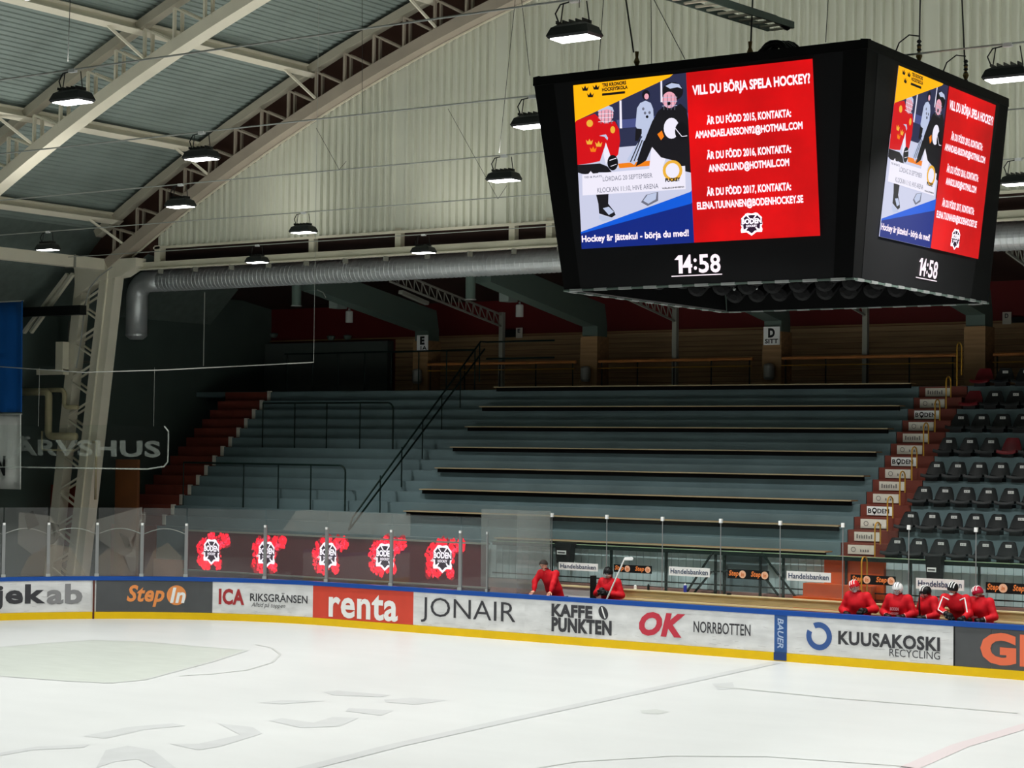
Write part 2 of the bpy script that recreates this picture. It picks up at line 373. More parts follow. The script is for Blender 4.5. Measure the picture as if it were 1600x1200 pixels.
# front terrace: profile of half steps from X0 to X1
def terrace(name, X0, X1, steps, m):
    prof = [(42.13, 0), (42.13, 2.26)]
    for (y, z) in steps: prof += [(y, prof[-1][1]), (y, z)]
    prof += [(51.4, prof[-1][1]), (51.4, 0)]
    vs = [(X0, y, z) for y, z in prof]+[(X1, y, z) for y, z in prof]; n = len(prof)
    fs = [tuple(range(n)), tuple(range(2*n-1, n-1, -1))]+[(i, n+i, n+(i+1) % n, (i+1) % n) for i in range(n)]
    return MB().add(vs, fs).build(name, m, kind='structure')
terrace('stand_bench_block', -41.4, -19.72, [(Yj(j), Zj(j)) for j in range(14)], m_teal)
terrace('stand_seat_block', -18.42, -4, [(Yj(2*k)+.35, Zj(2*k+1)) for k in range(7)], m_teal)
terrace('stand_stair_right', -19.70, -18.44, [(Yj(j), Zj(j)) for j in range(14)], m_red)
terrace('stand_stair_left', -43.3, -41.42, [(Yj(j), Zj(j)) for j in range(14)], m_red)
# nosings of the left stair
for j in range(0, 14):
    MB().box(-41.5, -41.38, Yj(j)-.03, Yj(j)+.06, Zj(j)-.27, Zj(j)+.03).build('stair_nosing', m_off, label='pale edge mark on the left stair, %s step up' % ORD[j], cat='stair mark', group='edge marks of the left stair')
# front wall boarding
def boards(name, X0, X1, z0, z1, y, m, w=.2):
    mb = MB(); x = X0
    while x < X1-.01:
        e = min(x+w-.012, X1); mb.box(x, e, y-.02, y+.02, z0, z1); x += w
    return mb.build(name, m, kind='structure')
boards('wall_stand_front', -29.6, -22.6, 1.32, 2.2, 42.09, m_tealw)
boards('wall_stand_front_right', -21.4, -19.9, 1.32, 2.2, 42.09, m_tealw)
boards('wall_stand_front_seats', -18.4, -4, 1.32, 2.2, 42.09, m_tealw)
MB().box(-41.4, -4, 42.02, 42.12, 0, 1.3).build('wall_stand_base', m_conc, kind='structure')
MB().box(-22.6, -21.4, 42.09, 42.125, 1.3, 2.24).build('wall_stand_hatch', m_teal, kind='structure')
mb = MB(); mb.box(-19.9, -18.42, 41.98, 42.12, 0, 2.22)
for k in range(5): mb.box(-20.3-.12*k, -18.6, 41.98-.28*(k+1), 42.0, 0, 1.62-.3*k)
mb.build('stand_stair_foot', m_orange, kind='structure')
# ---------------------------------------------------------------- plank benches
lx = [-29.2]+[-32.7]*7
for m_ in range(8):
    Y = 42.13+.702*m_; z = 2.26+.582*m_; x0, x1 = lx[m_], -19.86
    t = thing('plank_bench', ((x0+x1)/2, Y, z), 'long timber plank bench on the grey-green terrace, %s row up' % ORD[m_], 'bench', 'plank benches of the terrace')
    MB().box(x0, x1, Y-.18, Y+.2, z+.064, z+.094).build('plank', m_oldwood, t); MB().box(x0+.05, x1-.05, Y-.12, Y-.02, z-.04, z+.064).build('shade_board', m_deep, t)  # black strip below the plank paints the shadow under it
    MB().box(x0, x1, Y-.19, Y-.18, z+.07, z+.092).build('front_edge', m_edge, t, label='front edge coloured lighter as if lit')
    xx = x0+.3
    while xx < x1:
        MB().box(xx, xx+.05, Y-.1, Y+.2, z+.0, z+.062).build('bracket', m_dark, t); xx += 2.0
# ---------------------------------------------------------------- seats
m_tag = mat('seat_tag', (215, 215, 212), .5); m_redseat = mat('red_seat', (100, 8, 18), .5); m_seat = mat('seat_black', (22, 26, 27), .5)
def seat(m, tag=True):
    t = thing('stadium_seat', (0, 0, 0), '', 'seat', 'stadium seats right of the stair')
    n = 10; fr = []; bk = []
    # back shell, narrower towards the top, slightly dished
    mb = MB(); rows = [(.0, .235), (.07, .235), (.16, .215), (.26, .175), (.31, .155), (.335, .12)]
    vs = []; fs = []
    for side in (0, 1):
        for (z, w) in rows:
            for k in range(9):
                u = -1+2*k/8; vs.append((u*w, .36+.10*z/.33+.05*(1-u*u)*.8+.03*side-.0, z+.03))
    R_ = len(rows)
    for side in (0, 1):
        for i in range(R_-1):
            for k in range(8):
                a = side*R_*9+i*9+k; f = (a, a+1, a+10, a+9); fs.append(f if side == 0 else f[::-1])
    o = R_*9
    for i in range(R_-1):
        fs.append((i*9, i*9+9, o+i*9+9, o+i*9)); fs.append((i*9+8, o+i*9+8, o+i*9+17, i*9+17))
    for k in range(8):
        a = (R_-1)*9+k; fs.append((a, a+1, o+a+1, o+a)); fs.append((k, o+k, o+k+1, k+1))
    mb.add(vs, fs).build('backrest', m, t, smooth=False)
    pan = MB(); prof = [(0, .0), (.02, .05), (.10, .03), (.30, .02), (.38, .05)]
    vs = []; 
    for (y, z) in prof:
        for k in range(7):
            u = -1+2*k/6; vs.append((u*.235, y, z+.035*u*u-.0)); 
    nP = len(prof); vs2 = [(x, y, z-.03) for x, y, z in vs]; fs = []
    for i in range(nP-1):
        for k in range(6):
            a = i*7+k; fs.append((a, a+1, a+8, a+7)); fs.append((nP*7+a, nP*7+a+7, nP*7+a+8, nP*7+a+1))
    for i in range(nP-1):
        a = i*7; fs.append((a, a+7, nP*7+a+7, nP*7+a)); a = i*7+6; fs.append((a, nP*7+a, nP*7+a+7, a+7))
    for k in range(6):
        fs.append((k, nP*7+k, nP*7+k+1, k+1)); a = (nP-1)*7+k; fs.append((a, a+1, nP*7+a+1, nP*7+a))
    pan.add(vs+vs2, fs).build('seat_pan', m, t)
    MB().box(-.15, .15, .1, .38, -.1, -.005).build('bracket', m_dark, t)
    if tag:
        tg = MB().box(-.07, .07, .445, .46, .235, .30).build('number_plate', m_tag, t, label='white number plate')
        put_text(MB(), '12', rect_fn((-.035, .442, .255), (.035, .442, .255), (-.035, .442, .28))).build('number', m_ink, tg)
    return t
protoA = seat(m_seat); protoB = seat(m_redseat, False); usedA = usedB = False
for r in range(8):
    Y = 42.13+.702*r-.12; z = 2.26+.582*r+.09
    red = {3: [], 4: [3], 6: [0], 7: [0]}.get(r, []); notag = {0: [3]}.get(r, [])
    nn = 9 - (r//2)
    for k in range(nn):
        X = -18.17+.527*k - (.0 if r < 6 else 0)
        X = [-18.3, -18.27, -18.24, -18.21, -18.19, -18.17, -18.1, -18.1][r]+.527*k
        if k in red:
            src = protoB; o = src if not usedB else copy_tree(src); usedB = True
        else:
            src = protoA; o = src if not usedA else copy_tree(src); usedA = True
        o.location = (X, Y, z); WL[o.name] = Vector((X, Y, z))
        o['label'] = '%s plastic stadium seat, %s from the stair, %s row up' % ('red' if k in red else 'black', ORD[k], ORD[r])
# ---------------------------------------------------------------- stair labels
kinds = [2, 1, 2, 0]
desc = ['white sign with black capitals around a map pin', 'worn pale sign with faded grey block print', 'worn pale sign with a faded round emblem']
seq = [2, 1, 2, 0, 2, 1, 2, 0, 2, 1, 2, 0, 2, 1]
for j in range(14):
    y = Yj(j)-.012; z = Zj(j)-.145; k = seq[j]; x0, x1 = -19.53, -18.88
    t = thing('step_sign', ((x0+x1)/2, y, z-.1), desc[k]+' on the right stair, %s riser up' % ORD[j], 'sign', 'signs on the stair risers')
    MB().box(x0, x1, y-.008, y+.008, z-.105, z+.105).build('plate', m_wsign if k == 0 else m_off, t)
    yy = y-.012
    if k == 0:
        put_text(MB(), 'B', rect_fn((x0+.03, yy, z-.055), (x0+.12, yy, z-.055), (x0+.03, yy, z+.055)), .03).build('lettering', m_ink, t)
        put_text(MB(), 'DEN', rect_fn((x0+.27, yy, z-.055), (x0+.57, yy, z-.055), (x0+.27, yy, z+.055)), .03).build('lettering', m_ink, t)
        mb = MB(); n = 18; cx, cz = x0+.195, z+.012; vs = []
        for i in range(n+1):
            a = 2*pi*i/n
            for r_ in (.034, .062): vs.append((cx+r_*math.cos(a), yy, cz+r_*math.sin(a)))
        mb.add(vs, [(2*i, 2*i+1, 2*i+3, 2*i+2) for i in range(n)])
        mb.poly([(cx-.045, yy, cz-.045), (cx, yy, cz-.105), (cx+.045, yy, cz-.045), (cx, yy, cz-.03)]).build('map_pin', m_ink, t)
    elif k == 1:
        mg = mat('faded_print', (120, 118, 114)); mb = MB()
        for q in range(7): mb.poly([(x0+.06+q*.06, yy, z-.05), (x0+.095+q*.06, yy, z-.05), (x0+.095+q*.06, yy, z+.05-.02*(q % 3)), (x0+.06+q*.06, yy, z+.05-.03*(q % 2))])
        mb.build('faded_print', mg, t)
    else:
        mg = mat('faded_print', (120, 118, 114)); mb = MB(); n = 16; vs = []
        for i in range(n+1):
            a = 2*pi*i/n
            for r_ in (.045, .06): vs.append((x0+.14+r_*math.cos(a), yy, z+r_*math.sin(a)))
        mb.add(vs, [(2*i, 2*i+1, 2*i+3, 2*i+2) for i in range(n)])
        for q in range(4): mb.poly([(x0+.31+q*.06, yy, z-.05), (x0+.35+q*.06, yy, z-.05), (x0+.345+q*.06, yy, z+.0), (x0+.315+q*.06, yy, z+.01)])
        mb.build('faded_print', mg, t)
# ---------------------------------------------------------------- yellow hoop rails
for m_ in range(-1, 8):
    Y = 42.13+.702*m_-.06; z = 2.26+.582*m_; h = .80 if m_ < 7 else 1.1; X = -18.68
    if m_ == -1: z = 1.35; Y = 41.35; h = .95
    pts = [(X, Y, z)]+[(X, Y, z+h-.13)]+[(X, Y+.15-.15*math.cos(a), z+h-.13+.13*math.sin(a)) for a in [pi*i/8 for i in range(1, 8)]]+[(X, Y+.30, z+h-.13), (X, Y+.30, z+(.291 if m_ >= 0 else 0))]
    MB().tube(pts, .017, 6).build('hoop_handrail', m_hand, label='slim ochre hoop handrail in the stair, '+('lowest, below the signs' if m_ < 0 else '%s hoop above the railing' % ORD[m_]), cat='handrail', group='hoop handrails of the stair')
# ---------------------------------------------------------------- dark pipe rails
def rail(name, path, posts, label, m=m_green, r=.022):
    t = thing(name, posts[0][0] if posts else path[0][0], label, 'handrail')
    for p in path: MB().tube(p, r*1.25, 7).build('rail', m, t)
    for a, b in posts: MB().tube([a, b], r*.9, 7).build('post', m, t)
    return t
def urail(X0, X1, Y, z, h, xs, label):
    c = .2; p = [(X0, Y, z+h)]+[(X1-c, Y, z+h)]+[(X1-c+c*math.sin(a), Y, z+h-c+c*math.cos(a)) for a in [pi/2*i/5 for i in range(1, 6)]]+[(X1, Y, z)]
    rail('crush_barrier', [p], [((x, Y, z), (x, Y, z+h)) for x in xs], label)
m_rail = mat('dark_rail', (16, 34, 32), .45)
urail(-39.97, -34.99, 45.1, 4.59, 1.34, [onY(x, 692, 45.1).x for x in (410, 460, 510, 562)], 'dark pipe crush barrier high on the left terrace')
urail(-41.2, -35.02, 43.0, 2.85, 1.27, [onY(x, 790, 43.0).x for x in (380, 434, 485)]+[-41.2], 'dark pipe crush barrier low on the left terrace')
Xh = -33.7
def hz(Y): return 2.26+.829*(Y-42.13)
P0, P1 = 41.55, 47.6
rail('stair_handrail', [[(Xh, P0, hz(P0)+.62), (Xh, P0+.15, hz(P0)+.95), (Xh, P1, hz(P1)+1.0), (Xh, P1+.3, hz(P1)+1.0)], [(Xh, P0, hz(P0)+.62), (Xh, P1+.2, hz(P1+.2)+.62)], [(Xh, P1+.3, hz(P1)+1.0), (Xh+2.4, P1+.3, hz(P1)+1.0)], [(Xh, P1+.3, hz(P1)+.5), (Xh+2.4, P1+.3, hz(P1)+.5)]],
     [((Xh, y, hz(y)-.15), (Xh, y, hz(y)+.97)) for y in (42.9, 43.85, 44.8, 45.7, 46.6, 47.55)], 'long dark double handrail climbing the middle of the terrace')
xs = [-41.2+i*(41.2-33.9)/7 for i in range(8)]
rail('gallery_railing', [[(-41.3, 47.6, 7.55), (-33.9, 47.6, 7.55)]], [((x, 47.6, 6.3), (x, 47.6, 7.55)) for x in xs], 'dark railing along the gallery front at upper left')
# ================================================================== GALLERY
MB().box(-46, -4, 47.4, 51.4, 6.2, 6.36).build('floor_gallery', m_teal, kind='structure')
wood = MB(); z = 6.36; 
while z < 8.15: wood.box(-39.5, -4, 50.98, 51.02, z+.006, min(z+.145, 8.16)); z += .15
wood.build('wall_gallery_timber', mat('gallery_timber', (186, 152, 112), .65, noise=.3, nscale=1.5, stretch=(.3, 2, 8)), kind='structure')
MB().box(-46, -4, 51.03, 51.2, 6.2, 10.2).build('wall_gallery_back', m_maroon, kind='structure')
MB().box(-46, -4, 50.95, 51.0, 8.17, 8.22).build('trim_1', m_oldwood, kind='structure')
MB().box(-46, -39.6, 50.7, 51.0, 6.3, 8.1).build('wall_gallery_left', mat('grey_partition', (96, 104, 100), .7), kind='structure')
# gallery roof
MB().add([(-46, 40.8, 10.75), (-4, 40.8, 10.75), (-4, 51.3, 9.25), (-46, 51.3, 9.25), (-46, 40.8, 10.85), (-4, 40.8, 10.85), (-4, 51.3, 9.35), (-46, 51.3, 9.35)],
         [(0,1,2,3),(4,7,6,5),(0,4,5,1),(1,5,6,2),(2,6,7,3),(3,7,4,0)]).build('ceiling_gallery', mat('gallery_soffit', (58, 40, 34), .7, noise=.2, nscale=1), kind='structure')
# timber wall shelf rail
segs = [(-39.0, -37.3), (-36.5, -31.1), (-30.3, -25.3), (-24.4, -19.4), (-18.4, -8)]
for i, (a, b) in enumerate(segs[1:]):
    t = thing('gallery_shelf', ((a+b)/2, 48.8, 6.36), 'orange-brown round timber rail on posts in the gallery, %s bay from the left' % ORD[i], 'timber rail', 'timber rails of the gallery')
    MB().tube([(a, 48.75, 7.2), (b, 48.75, 7.2)], .045, 8).build('rail', mat('rail_timber', (196, 128, 72), .5, noise=.2, nscale=3), t)
    MB().tube([(a, 48.7, 7.0), (b, 48.7, 7.0)], .012, 5).build('lower_rail', m_hand, t)
    n = 4
    for k in range(n+1):
        x = a+.1+(b-a-.2)*k/n; MB().tube([(x, 48.75, 6.36), (x, 48.75, 7.2)], .02, 6).build('post', m_dark, t)
MB().tube([(-27, 47.45, 6.46), (-31.5, 47.45, 6.46)], .01, 5)
# gallery frames: haunched columns with sloping beams
def bzb(Y): return 8.65-.16*(Y-46.5)
def bzt(Y): return 9.35-.155*(Y-46.5)
sg = [('E', '1A', 'black E and 1A'), (None, None, ''), ('D', 'SITT', 'black D and SITT'), (None, None, '')]
cols = [-36.9, -30.75, -24.8, -18.97, -13.0]
nm = ['above the letter E sign', 'third bay left of the scoreboard edge', 'above the letter D sign', 'right of the letter D sign near the seats', 'at the right photo edge']
for i, X in enumerate(cols):
    t = thing('gallery_column', (X, 49.1, 6.36), 'grey-green haunched gallery frame, timber-clad post, '+nm[i], 'column', 'haunched frames of the gallery')
    w = .26
    pr = [(41.0, 9.85), (41.0, 10.45), (49.35, bzt(49.35)), (49.45, 6.36), (48.95, 6.36), (48.95, bzb(48.95)+.05), (48.2, bzb(48.2))]
    pr = [(43.5, bzb(43.5)), (43.5, bzt(43.5)), (49.35, bzt(49.35)), (49.5, 8.3), (49.5, 6.36), (49.0, 6.36), (48.95, 8.25), (48.6, bzb(48.6)-.02)]
    vs = [(X-w, y, z) for y, z in pr]+[(X+w, y, z) for y, z in pr]; n = len(pr)
    MB().add(vs, [tuple(range(n)), tuple(range(2*n-1, n-1, -1))]+[(k, (k+1) % n, n+(k+1) % n, n+k) for k in range(n)]).build('beam', m_greyg, t)
    MB().box(X-w-.03, X+w+.03, 48.9, 49.55, 6.36, 7.95).build('post_cladding', m_oldwood, t, label='brown timber post cladding')
    t2b = MB().box(X-.16-.55, X+.16-.55, 45.3, 45.75, 8.75, 9.15).build('duct_box', mat('duct_box_grey', (128, 140, 134), .5), label='grey-green box hanging at the sloping beam '+nm[i], cat='duct box', group='boxes at the gallery beams')
    lp = thing('cylinder_lamp', (X-.42, 45.9, 8.35), 'small grey cylinder lamp under the beam '+nm[i], 'lamp', 'cylinder lamps of the gallery')
    MB().lathe((X-.42, 45.9, 8.35), [(.11, 0), (.11, .32), (.10, .34), (.03, .36), (.03, .42)], 14).build('body', mat('cyl_grey', (170, 172, 168), .4), lp, smooth=False)
    if i in (0, 1, 2):
        bn = thing('litter_bin', (X+.0, 48.7, 6.62), 'grey round bin fixed to the gallery post '+nm[i], 'bin', 'bins on the gallery posts')
        MB().lathe((X, 48.74, 6.62 if i else 6.62), [(.12, 0), (.15, .06), (.15, .38), (.12, .43), (.05, .45)], 14).build('body', mat('bin_grey', (150, 150, 146), .4, .3), bn)
for (X, Z, a, b, lab) in ((onY(661, 541, 48.88).x, 7.62, 'E', '1A', 'white sign with black letter E on a gallery post'), (onY(1206.5, 527, 48.88).x, 7.58, 'D', 'SITT', 'white sign with black letter D on a gallery post')):
    t = thing('block_sign', (X, 48.86, Z), lab, 'sign', 'block letter signs of the gallery')
    w = .21 if a == 'E' else .245; hh = .5
    MB().box(X-w, X+w, 48.84, 48.87, Z, Z+hh).build('plate', m_wsign, t)
    y = 48.835
    put_text(MB(), a, rect_fn((X-w*.42, y, Z+.2), (X+w*.42, y, Z+.2), (X-w*.42, y, Z+.46)), .06).build('letter', m_ink, t)
    put_text(MB(), b, rect_fn((X-w*(.3 if a == 'E' else .8), y, Z+.04), (X+w*.82, y, Z+.04), (X-w*(.3 if a == 'E' else .8), y, Z+.165)), .03).build('small_letters', m_ink, t)
for (x, y, lab, top) in ((811, 520, 'small white sign with faded grey letter behind the left scoreboard side, on the gallery wall', 'E'), (1573, 497, 'small white sign with grey letters on the gallery wall by the right photo edge', 'D')):
    p = onY(x, y, 50.9); t = thing('wall_sign', (p.x, p.y, p.z-.14), lab, 'sign', 'small signs on the gallery wall')
    MB().box(p.x-.12, p.x+.12, 50.9, 50.93, p.z-.16, p.z+.16).build('plate', m_off, t)
    put_text(MB(), top, rect_fn((p.x-.05, 50.89, p.z), (p.x+.05, 50.89, p.z), (p.x-.05, 50.89, p.z+.12)), .03).build('letter', m_ink2, t)
    MB().box(p.x+.14 if x > 1500 else p.x-.55, p.x+.9 if x > 1500 else p.x-.14, 50.91, 50.93, p.z-.13, p.z+.02 if x > 1500 else p.z+.1).build('dark_plate', m_black, t)
# slim white posts with lattice rafters
for i, X in enumerate((-33.9, -27.9, -22.05, -16.1)):
    nmw = ['left of the scoreboard', 'under the left part of the scoreboard', 'between the letter D sign and the stair', 'at the right photo edge'][i]
    t = thing('lattice_rafter', (X, 48.97, 6.36), 'slim pale steel post with sloping lattice rafter '+nmw, 'steel post', 'pale posts of the gallery')
    MB().box(X-.07, X+.07, 48.92, 49.06, 6.36, 8.75).build('post', m_post, t)
    lo = lambda Y: 8.32-.172*(Y-48.97); hi = lambda Y: 8.67-.172*(Y-48.97)
    MB().beam((X, 43.45, lo(43.45)), (X, 48.97, lo(48.97)), .05, .05).build('lower_chord', m_post, t)
    MB().beam((X, 43.45, hi(43.45)), (X, 48.97, hi(48.97)), .05, .05).build('upper_chord', m_post, t)
    Y = 43.5
    while Y < 48.6:
        MB().beam((X, Y, lo(Y)), (X, Y+.02, hi(Y)), .022, .022).build('web_bar', m_post, t)
        MB().beam((X, Y+.02, hi(Y)), (X, Y+.33, lo(Y+.33)), .022, .022).build('web_bar', m_post, t); Y += .36
# ================================================================== HALL SHELL
AX, RR = -11.3, 59.0
ZC = 9.75-math.sqrt(RR**2-30.18**2)
def arc(dx, r):  # height of the arch of radius r at horizontal distance dx
    return ZC+math.sqrt(r*r-dx*dx)
def ap(a, r, Y): return Vector((AX+r*math.sin(a), Y, ZC+r*math.cos(a)))
A0 = -math.asin(30.3/RR)
YG = 40.62
# gable wall: trapezoid sheet ribs, cut by the arch
mb = MB(); x = -40.05; flats = [onY(q, 200, YG).x for q in (488, 624, 772, 857, 1110, 1440)]
prof = []
while x < 17.2:
    if any(abs(x-f) < .11 for f in flats):
        prof += [(x, .0), (x+.22, .0)]; x += .224; continue
    prof += [(x, .0), (x+.135, .0), (x+.15, -.085), (x+.205, -.085)]; x += .224
vs = []
for (x, d) in prof:
    zt = arc(x-AX, RR) - .02
    vs += [(x, YG+d, 10.25), (x, YG+d, max(zt, 10.3))]
n = len(prof)
vs += [(x, YG+.03, z) for (x, y, z) in vs]
fs = [(2*i, 2*i+2, 2*i+3, 2*i+1) for i in range(n-1)]+[(2*n+2*i, 2*n+2*i+1, 2*n+2*i+3, 2*n+2*i+2) for i in range(n-1)]+[(2*i, 2*n+2*i, 2*n+2*i+2, 2*i+2) for i in range(n-1)]
MB().add(vs, fs).build('wall_gable', m_sheet, kind='structure')
MB().box(-40.15, 17, YG-.10, YG-.085, 10.2, 10.27).build('trim_2', m_paint, kind='structure')
mb = MB()
N = 60
for i in range(N):
    a = A0+.012+(-2*A0-.024)*i/N; b = A0+.012+(-2*A0-.024)*(i+1)/N
    mb.beam(ap(a, RR-.03, YG-.10), ap(b, RR-.03, YG-.10), .03, .05)
mb.build('trim_3', m_paint, kind='structure')
# dark infill wall behind the arch truss
vs = []; 
for i in range(N+1):
    a = A0+(-2*A0)*i/N; vs += [ap(a, RR-.1, YG+.2), ap(a, RR+1.5, YG+.2)]
MB().add(vs, [(2*i, 2*i+2, 2*i+3, 2*i+1) for i in range(N)]).build('wall_gable_infill', mat('infill_brown', (88, 62, 52), .7), kind='structure')
# vertical struts under the gable
for i, q in enumerate((487, 622, 800, 858)):
    X = onY(q, 380, YG).x
    MB().box(X-.09, X+.09, YG-.02, YG+.16, 9.72, 10.35).build('gable_strut', m_paint, label='cream strut between gable sheet and the white eave beam, %s from the left' % ORD[i], cat='strut', group='struts under the gable')
MB().box(-40.1, -39.9, YG-.1, YG+.15, 9.75, 10.3).build('gable_strut', m_paint, label='cream strut at the left lower corner of the gable sheet', cat='strut', group='struts under the gable')
# white eave beam below the gable
eb = thing('eave_beam', (-20, 40.55, 9.62), 'long white steel beam running under the ribbed gable wall', 'beam')
MB().box(-40.8, 10, 40.5, 40.62, 9.66, 9.84).build('web', m_paint, eb)
MB().box(-40.8, 10, 40.44, 40.68, 9.63, 9.66).build('flange', m_paint, eb)
x = -39.9
while x < -8: MB().box(x, x+.03, 40.47, 40.66, 9.5, 9.66).build('hanger', m_post, eb); x += 1.35
# roof: corrugated sheet on the arch, real ribs along the building depth
rb = []; a = A0-.01; step = .17/RR; k = 0
Y0r, Y1r = -8.0, YG+.25
while a < -A0+.01:
    rb += [(a, 0), (a+step*.45, 0), (a+step*.55, .03), (a+step*.9, .03)]; a += step
vs = []
for a, d in rb: vs += [ap(a, RR+1.45+d, Y0r), ap(a, RR+1.45+d, Y1r)]
n = len(rb); MB().add(vs, [(2*i, 2*i+1, 2*i+3, 2*i+2) for i in range(n-1)]).build('ceiling', m_roof, kind='structure')
# lower side slope left of the arch foot down to the side wall
MB().add([(-44.9, Y0r, 8.6), (-44.9, 48, 8.6), ap(A0, RR+1.47, 48), ap(A0, RR+1.47, Y0r)], [(0, 1, 2, 3)]).build('ceiling_side', mat('side_slope', (104, 116, 110), .6, noise=.15), kind='structure')
MB().box(-45.2, -44.9, Y0r, 52, -.02, 9.5).build('wall_left', mat('wall_left_paint', (84, 98, 92), .7, noise=.15, nscale=.4), kind='structure')
MB().box(-44.9, -41.0, 40.9, 41.0, 9.9, 11.2).build('wall_corner', mat('infill_brown', (88, 62, 52)), kind='structure')
MB().box(23, 23.3, Y0r, 52, -.02, 14).build('wall_right', m_greyg, kind='structure')
MB().box(-45, 23, Y0r-.3, Y0r, -.02, 24).build('wall_front', m_greyg, kind='structure')
MB().box(-4, 23, 42, 42.2, 0, 10.2).build('wall_stand_side', m_greyg, kind='structure')
# arch trusses
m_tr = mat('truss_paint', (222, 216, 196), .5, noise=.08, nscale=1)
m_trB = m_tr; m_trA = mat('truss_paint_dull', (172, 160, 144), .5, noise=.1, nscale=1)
def arch(Y, lab):
    t = thing('arch_truss', ap(A0, RR, Y), lab, 'truss', 'arch trusses of the roof'); M_ = 46
    lo_, hi_ = MB(), MB()
    for i in range(M_):
        a = A0+(-2*A0)*i/M_; b = A0+(-2*A0)*(i+1)/M_
        lo_.beam(ap(a, RR+.16, Y), ap(b, RR+.16, Y), .40, .30); hi_.beam(ap(a, RR+1.22, Y), ap(b, RR+1.22, Y), .26, .22)
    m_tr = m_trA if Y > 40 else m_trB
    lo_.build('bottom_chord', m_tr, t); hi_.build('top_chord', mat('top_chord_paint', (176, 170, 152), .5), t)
    da = 1.04/RR; i = 0; a = A0+.006
    while ap(a, RR, Y).x < -22:
        p = ap(a, RR+.25, Y); q = ap(a, RR+1.13, Y); q.x = p.x; q2 = ap(a+da, RR+.25, Y)
        for dy in (-.13, .13):
            o = Vector((0, dy, 0)); MB().beam(p+o, q+o, .08, .06).build('web_post', m_tr, t); MB().beam(q+o, q2+o, .07, .05).build('web_diagonal', m_tr, t)
        a += da; i += 1
    return t
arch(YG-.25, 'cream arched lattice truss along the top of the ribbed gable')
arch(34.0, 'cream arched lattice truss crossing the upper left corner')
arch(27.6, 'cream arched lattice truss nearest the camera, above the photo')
# purlins
for i, X in enumerate((-41.4, -38.1, -34.2, -30.2, -26.0, -21.8)):
    a = math.asin((X-AX)/(RR+1)); p = ap(a, RR+1.2, 10)
    t = thing('purlin', (p.x, 20, p.z), ['lowest cream roof purlin at the arch foot', 'cream roof purlin with lamps hanging below it, second from the eave', 'cream roof purlin third from the eave', 'cream roof purlin fourth from the eave, crossing the top left', 'cream roof purlin fifth from the eave', 'cream roof purlin sixth from the eave'][i], 'purlin', 'purlins of the hall roof')
    w = MB(); nx = (p-Vector((AX, 10, ZC))).normalized()
    q = Vector((p.x, 10, p.z)); r_ = Vector((p.x, YG-.1, p.z))
    w.beam(q-nx*.12, r_-nx*.12, .22, .03, up=nx); w.beam(q, r_, .03, .24, up=nx); w.beam(q+nx*.12, r_+nx*.12, .22, .03, up=nx)
    w.build('i_beam', m_tr, t)
    for Y in (YG-.25, 34.0, 27.6):
        for sg_ in (-1, 1):
            if Y > 40 and sg_ > 0: continue
            MB().beam((p.x, Y+sg_*1.1, p.z-.1), ap(a, RR+.3, Y+sg_*.1), .06, .06).build('knee_brace', m_tr, t)
# side eave beam along the arch feet
t = thing('side_eave_beam', (-41.9, 25, 9.7), 'cream eave beam running into the picture to the lattice column head', 'beam')
MB().box(-42.05, -41.75, 10, 40.6, 9.65, 9.97).build('beam', m_tr, t)
for Y in (39.0, 33): MB().box(-42.1, -41.7, Y, Y+.05, 9.63, 9.99).build('stiffener', m_post, t)
# lattice column
def column(Y, lab):
    t = thing('lattice_column', (-43.1, Y, 0), lab, 'column', 'lattice columns of the hall')
    i0, i1 = Vector((-42.95, Y, 0)), Vector((-41.62, Y, 9.75)); o0, o1 = Vector((-44.0, Y, 0)), Vector((-42.78, Y, 9.75))
    MB().beam(i0, i1, .62, .34, up=(0, 1, 0)).build('inner_chord', m_tr, t)
    MB().beam(i0+Vector((.02, -.2, 0)), i1+Vector((.02, -.2, 0)), .05, .06, up=(0, 1, 0)).build('edge_strip', m_paint, t)
    MB().beam(o0, o1, .34, .34, up=(0, 1, 0)).build('outer_chord', m_tr, t)
    n = 9
    for dy in (-.15, .15):
        for k in range(n):
            u, v, w_ = k/n, (k+.5)/n, (k+1)/n; d = Vector((0, dy, 0))
            MB().beam(o0.lerp(o1, u)+d, i0.lerp(i1, v)+d, .055, .05).build('lacing_bar', m_tr, t)
            MB().beam(i0.lerp(i1, v)+d, o0.lerp(o1, w_)+d, .055, .05).build('lacing_bar', m_tr, t)
    MB().poly([(-43.0, Y-.2, 9.7), (-42.95, Y-.2, 8.9), (-42.4, Y-.2, 9.2), (-41.95, Y-.2, 9.35), (-41.1, Y-.2, 9.45), (-40.5, Y-.2, 9.72), (-40.5, Y-.2, 9.95), (-43.1, Y-.2, 9.95)], .4, (0, 1, 0)).build('head_plate', m_tr, t)
column(40.4, 'leaning cream lattice column in the far left corner')
t = thing('side_brace', (-43.9, 40, 8), 'pair of slanting cream braces left of the lattice column head', 'brace')
for dx in (0, .22): MB().beam((-42.95+dx, 39.9, 9.55), (-44.75+dx*1.4, 39.9, 7.9), .1, .1).build('brace_bar', m_tr, t)
MB().box(-44.9, -42.2, 39.7, 39.95, 8.35, 8.62).build('dark_crossbeam', m_black, label='black crossbeam between the blue flag and the lattice column', cat='beam')
for i, z in enumerate((7.05, 5.2)): MB().box(-44.6, -42.9-(i*.4), 41.6, 41.7, z, z+.07).build('grey_ledge', m_post, label='short pale ledge on the dark wall left of the column, '+['upper', 'lower'][i], cat='ledge', group='ledges on the dark corner wall')
MB().box(-44.4, -44.25, 41.3, 41.5, 6.9, 8.3).build('pale_bar', m_post, label='upright pale bar of the dark corner window', cat='bar')
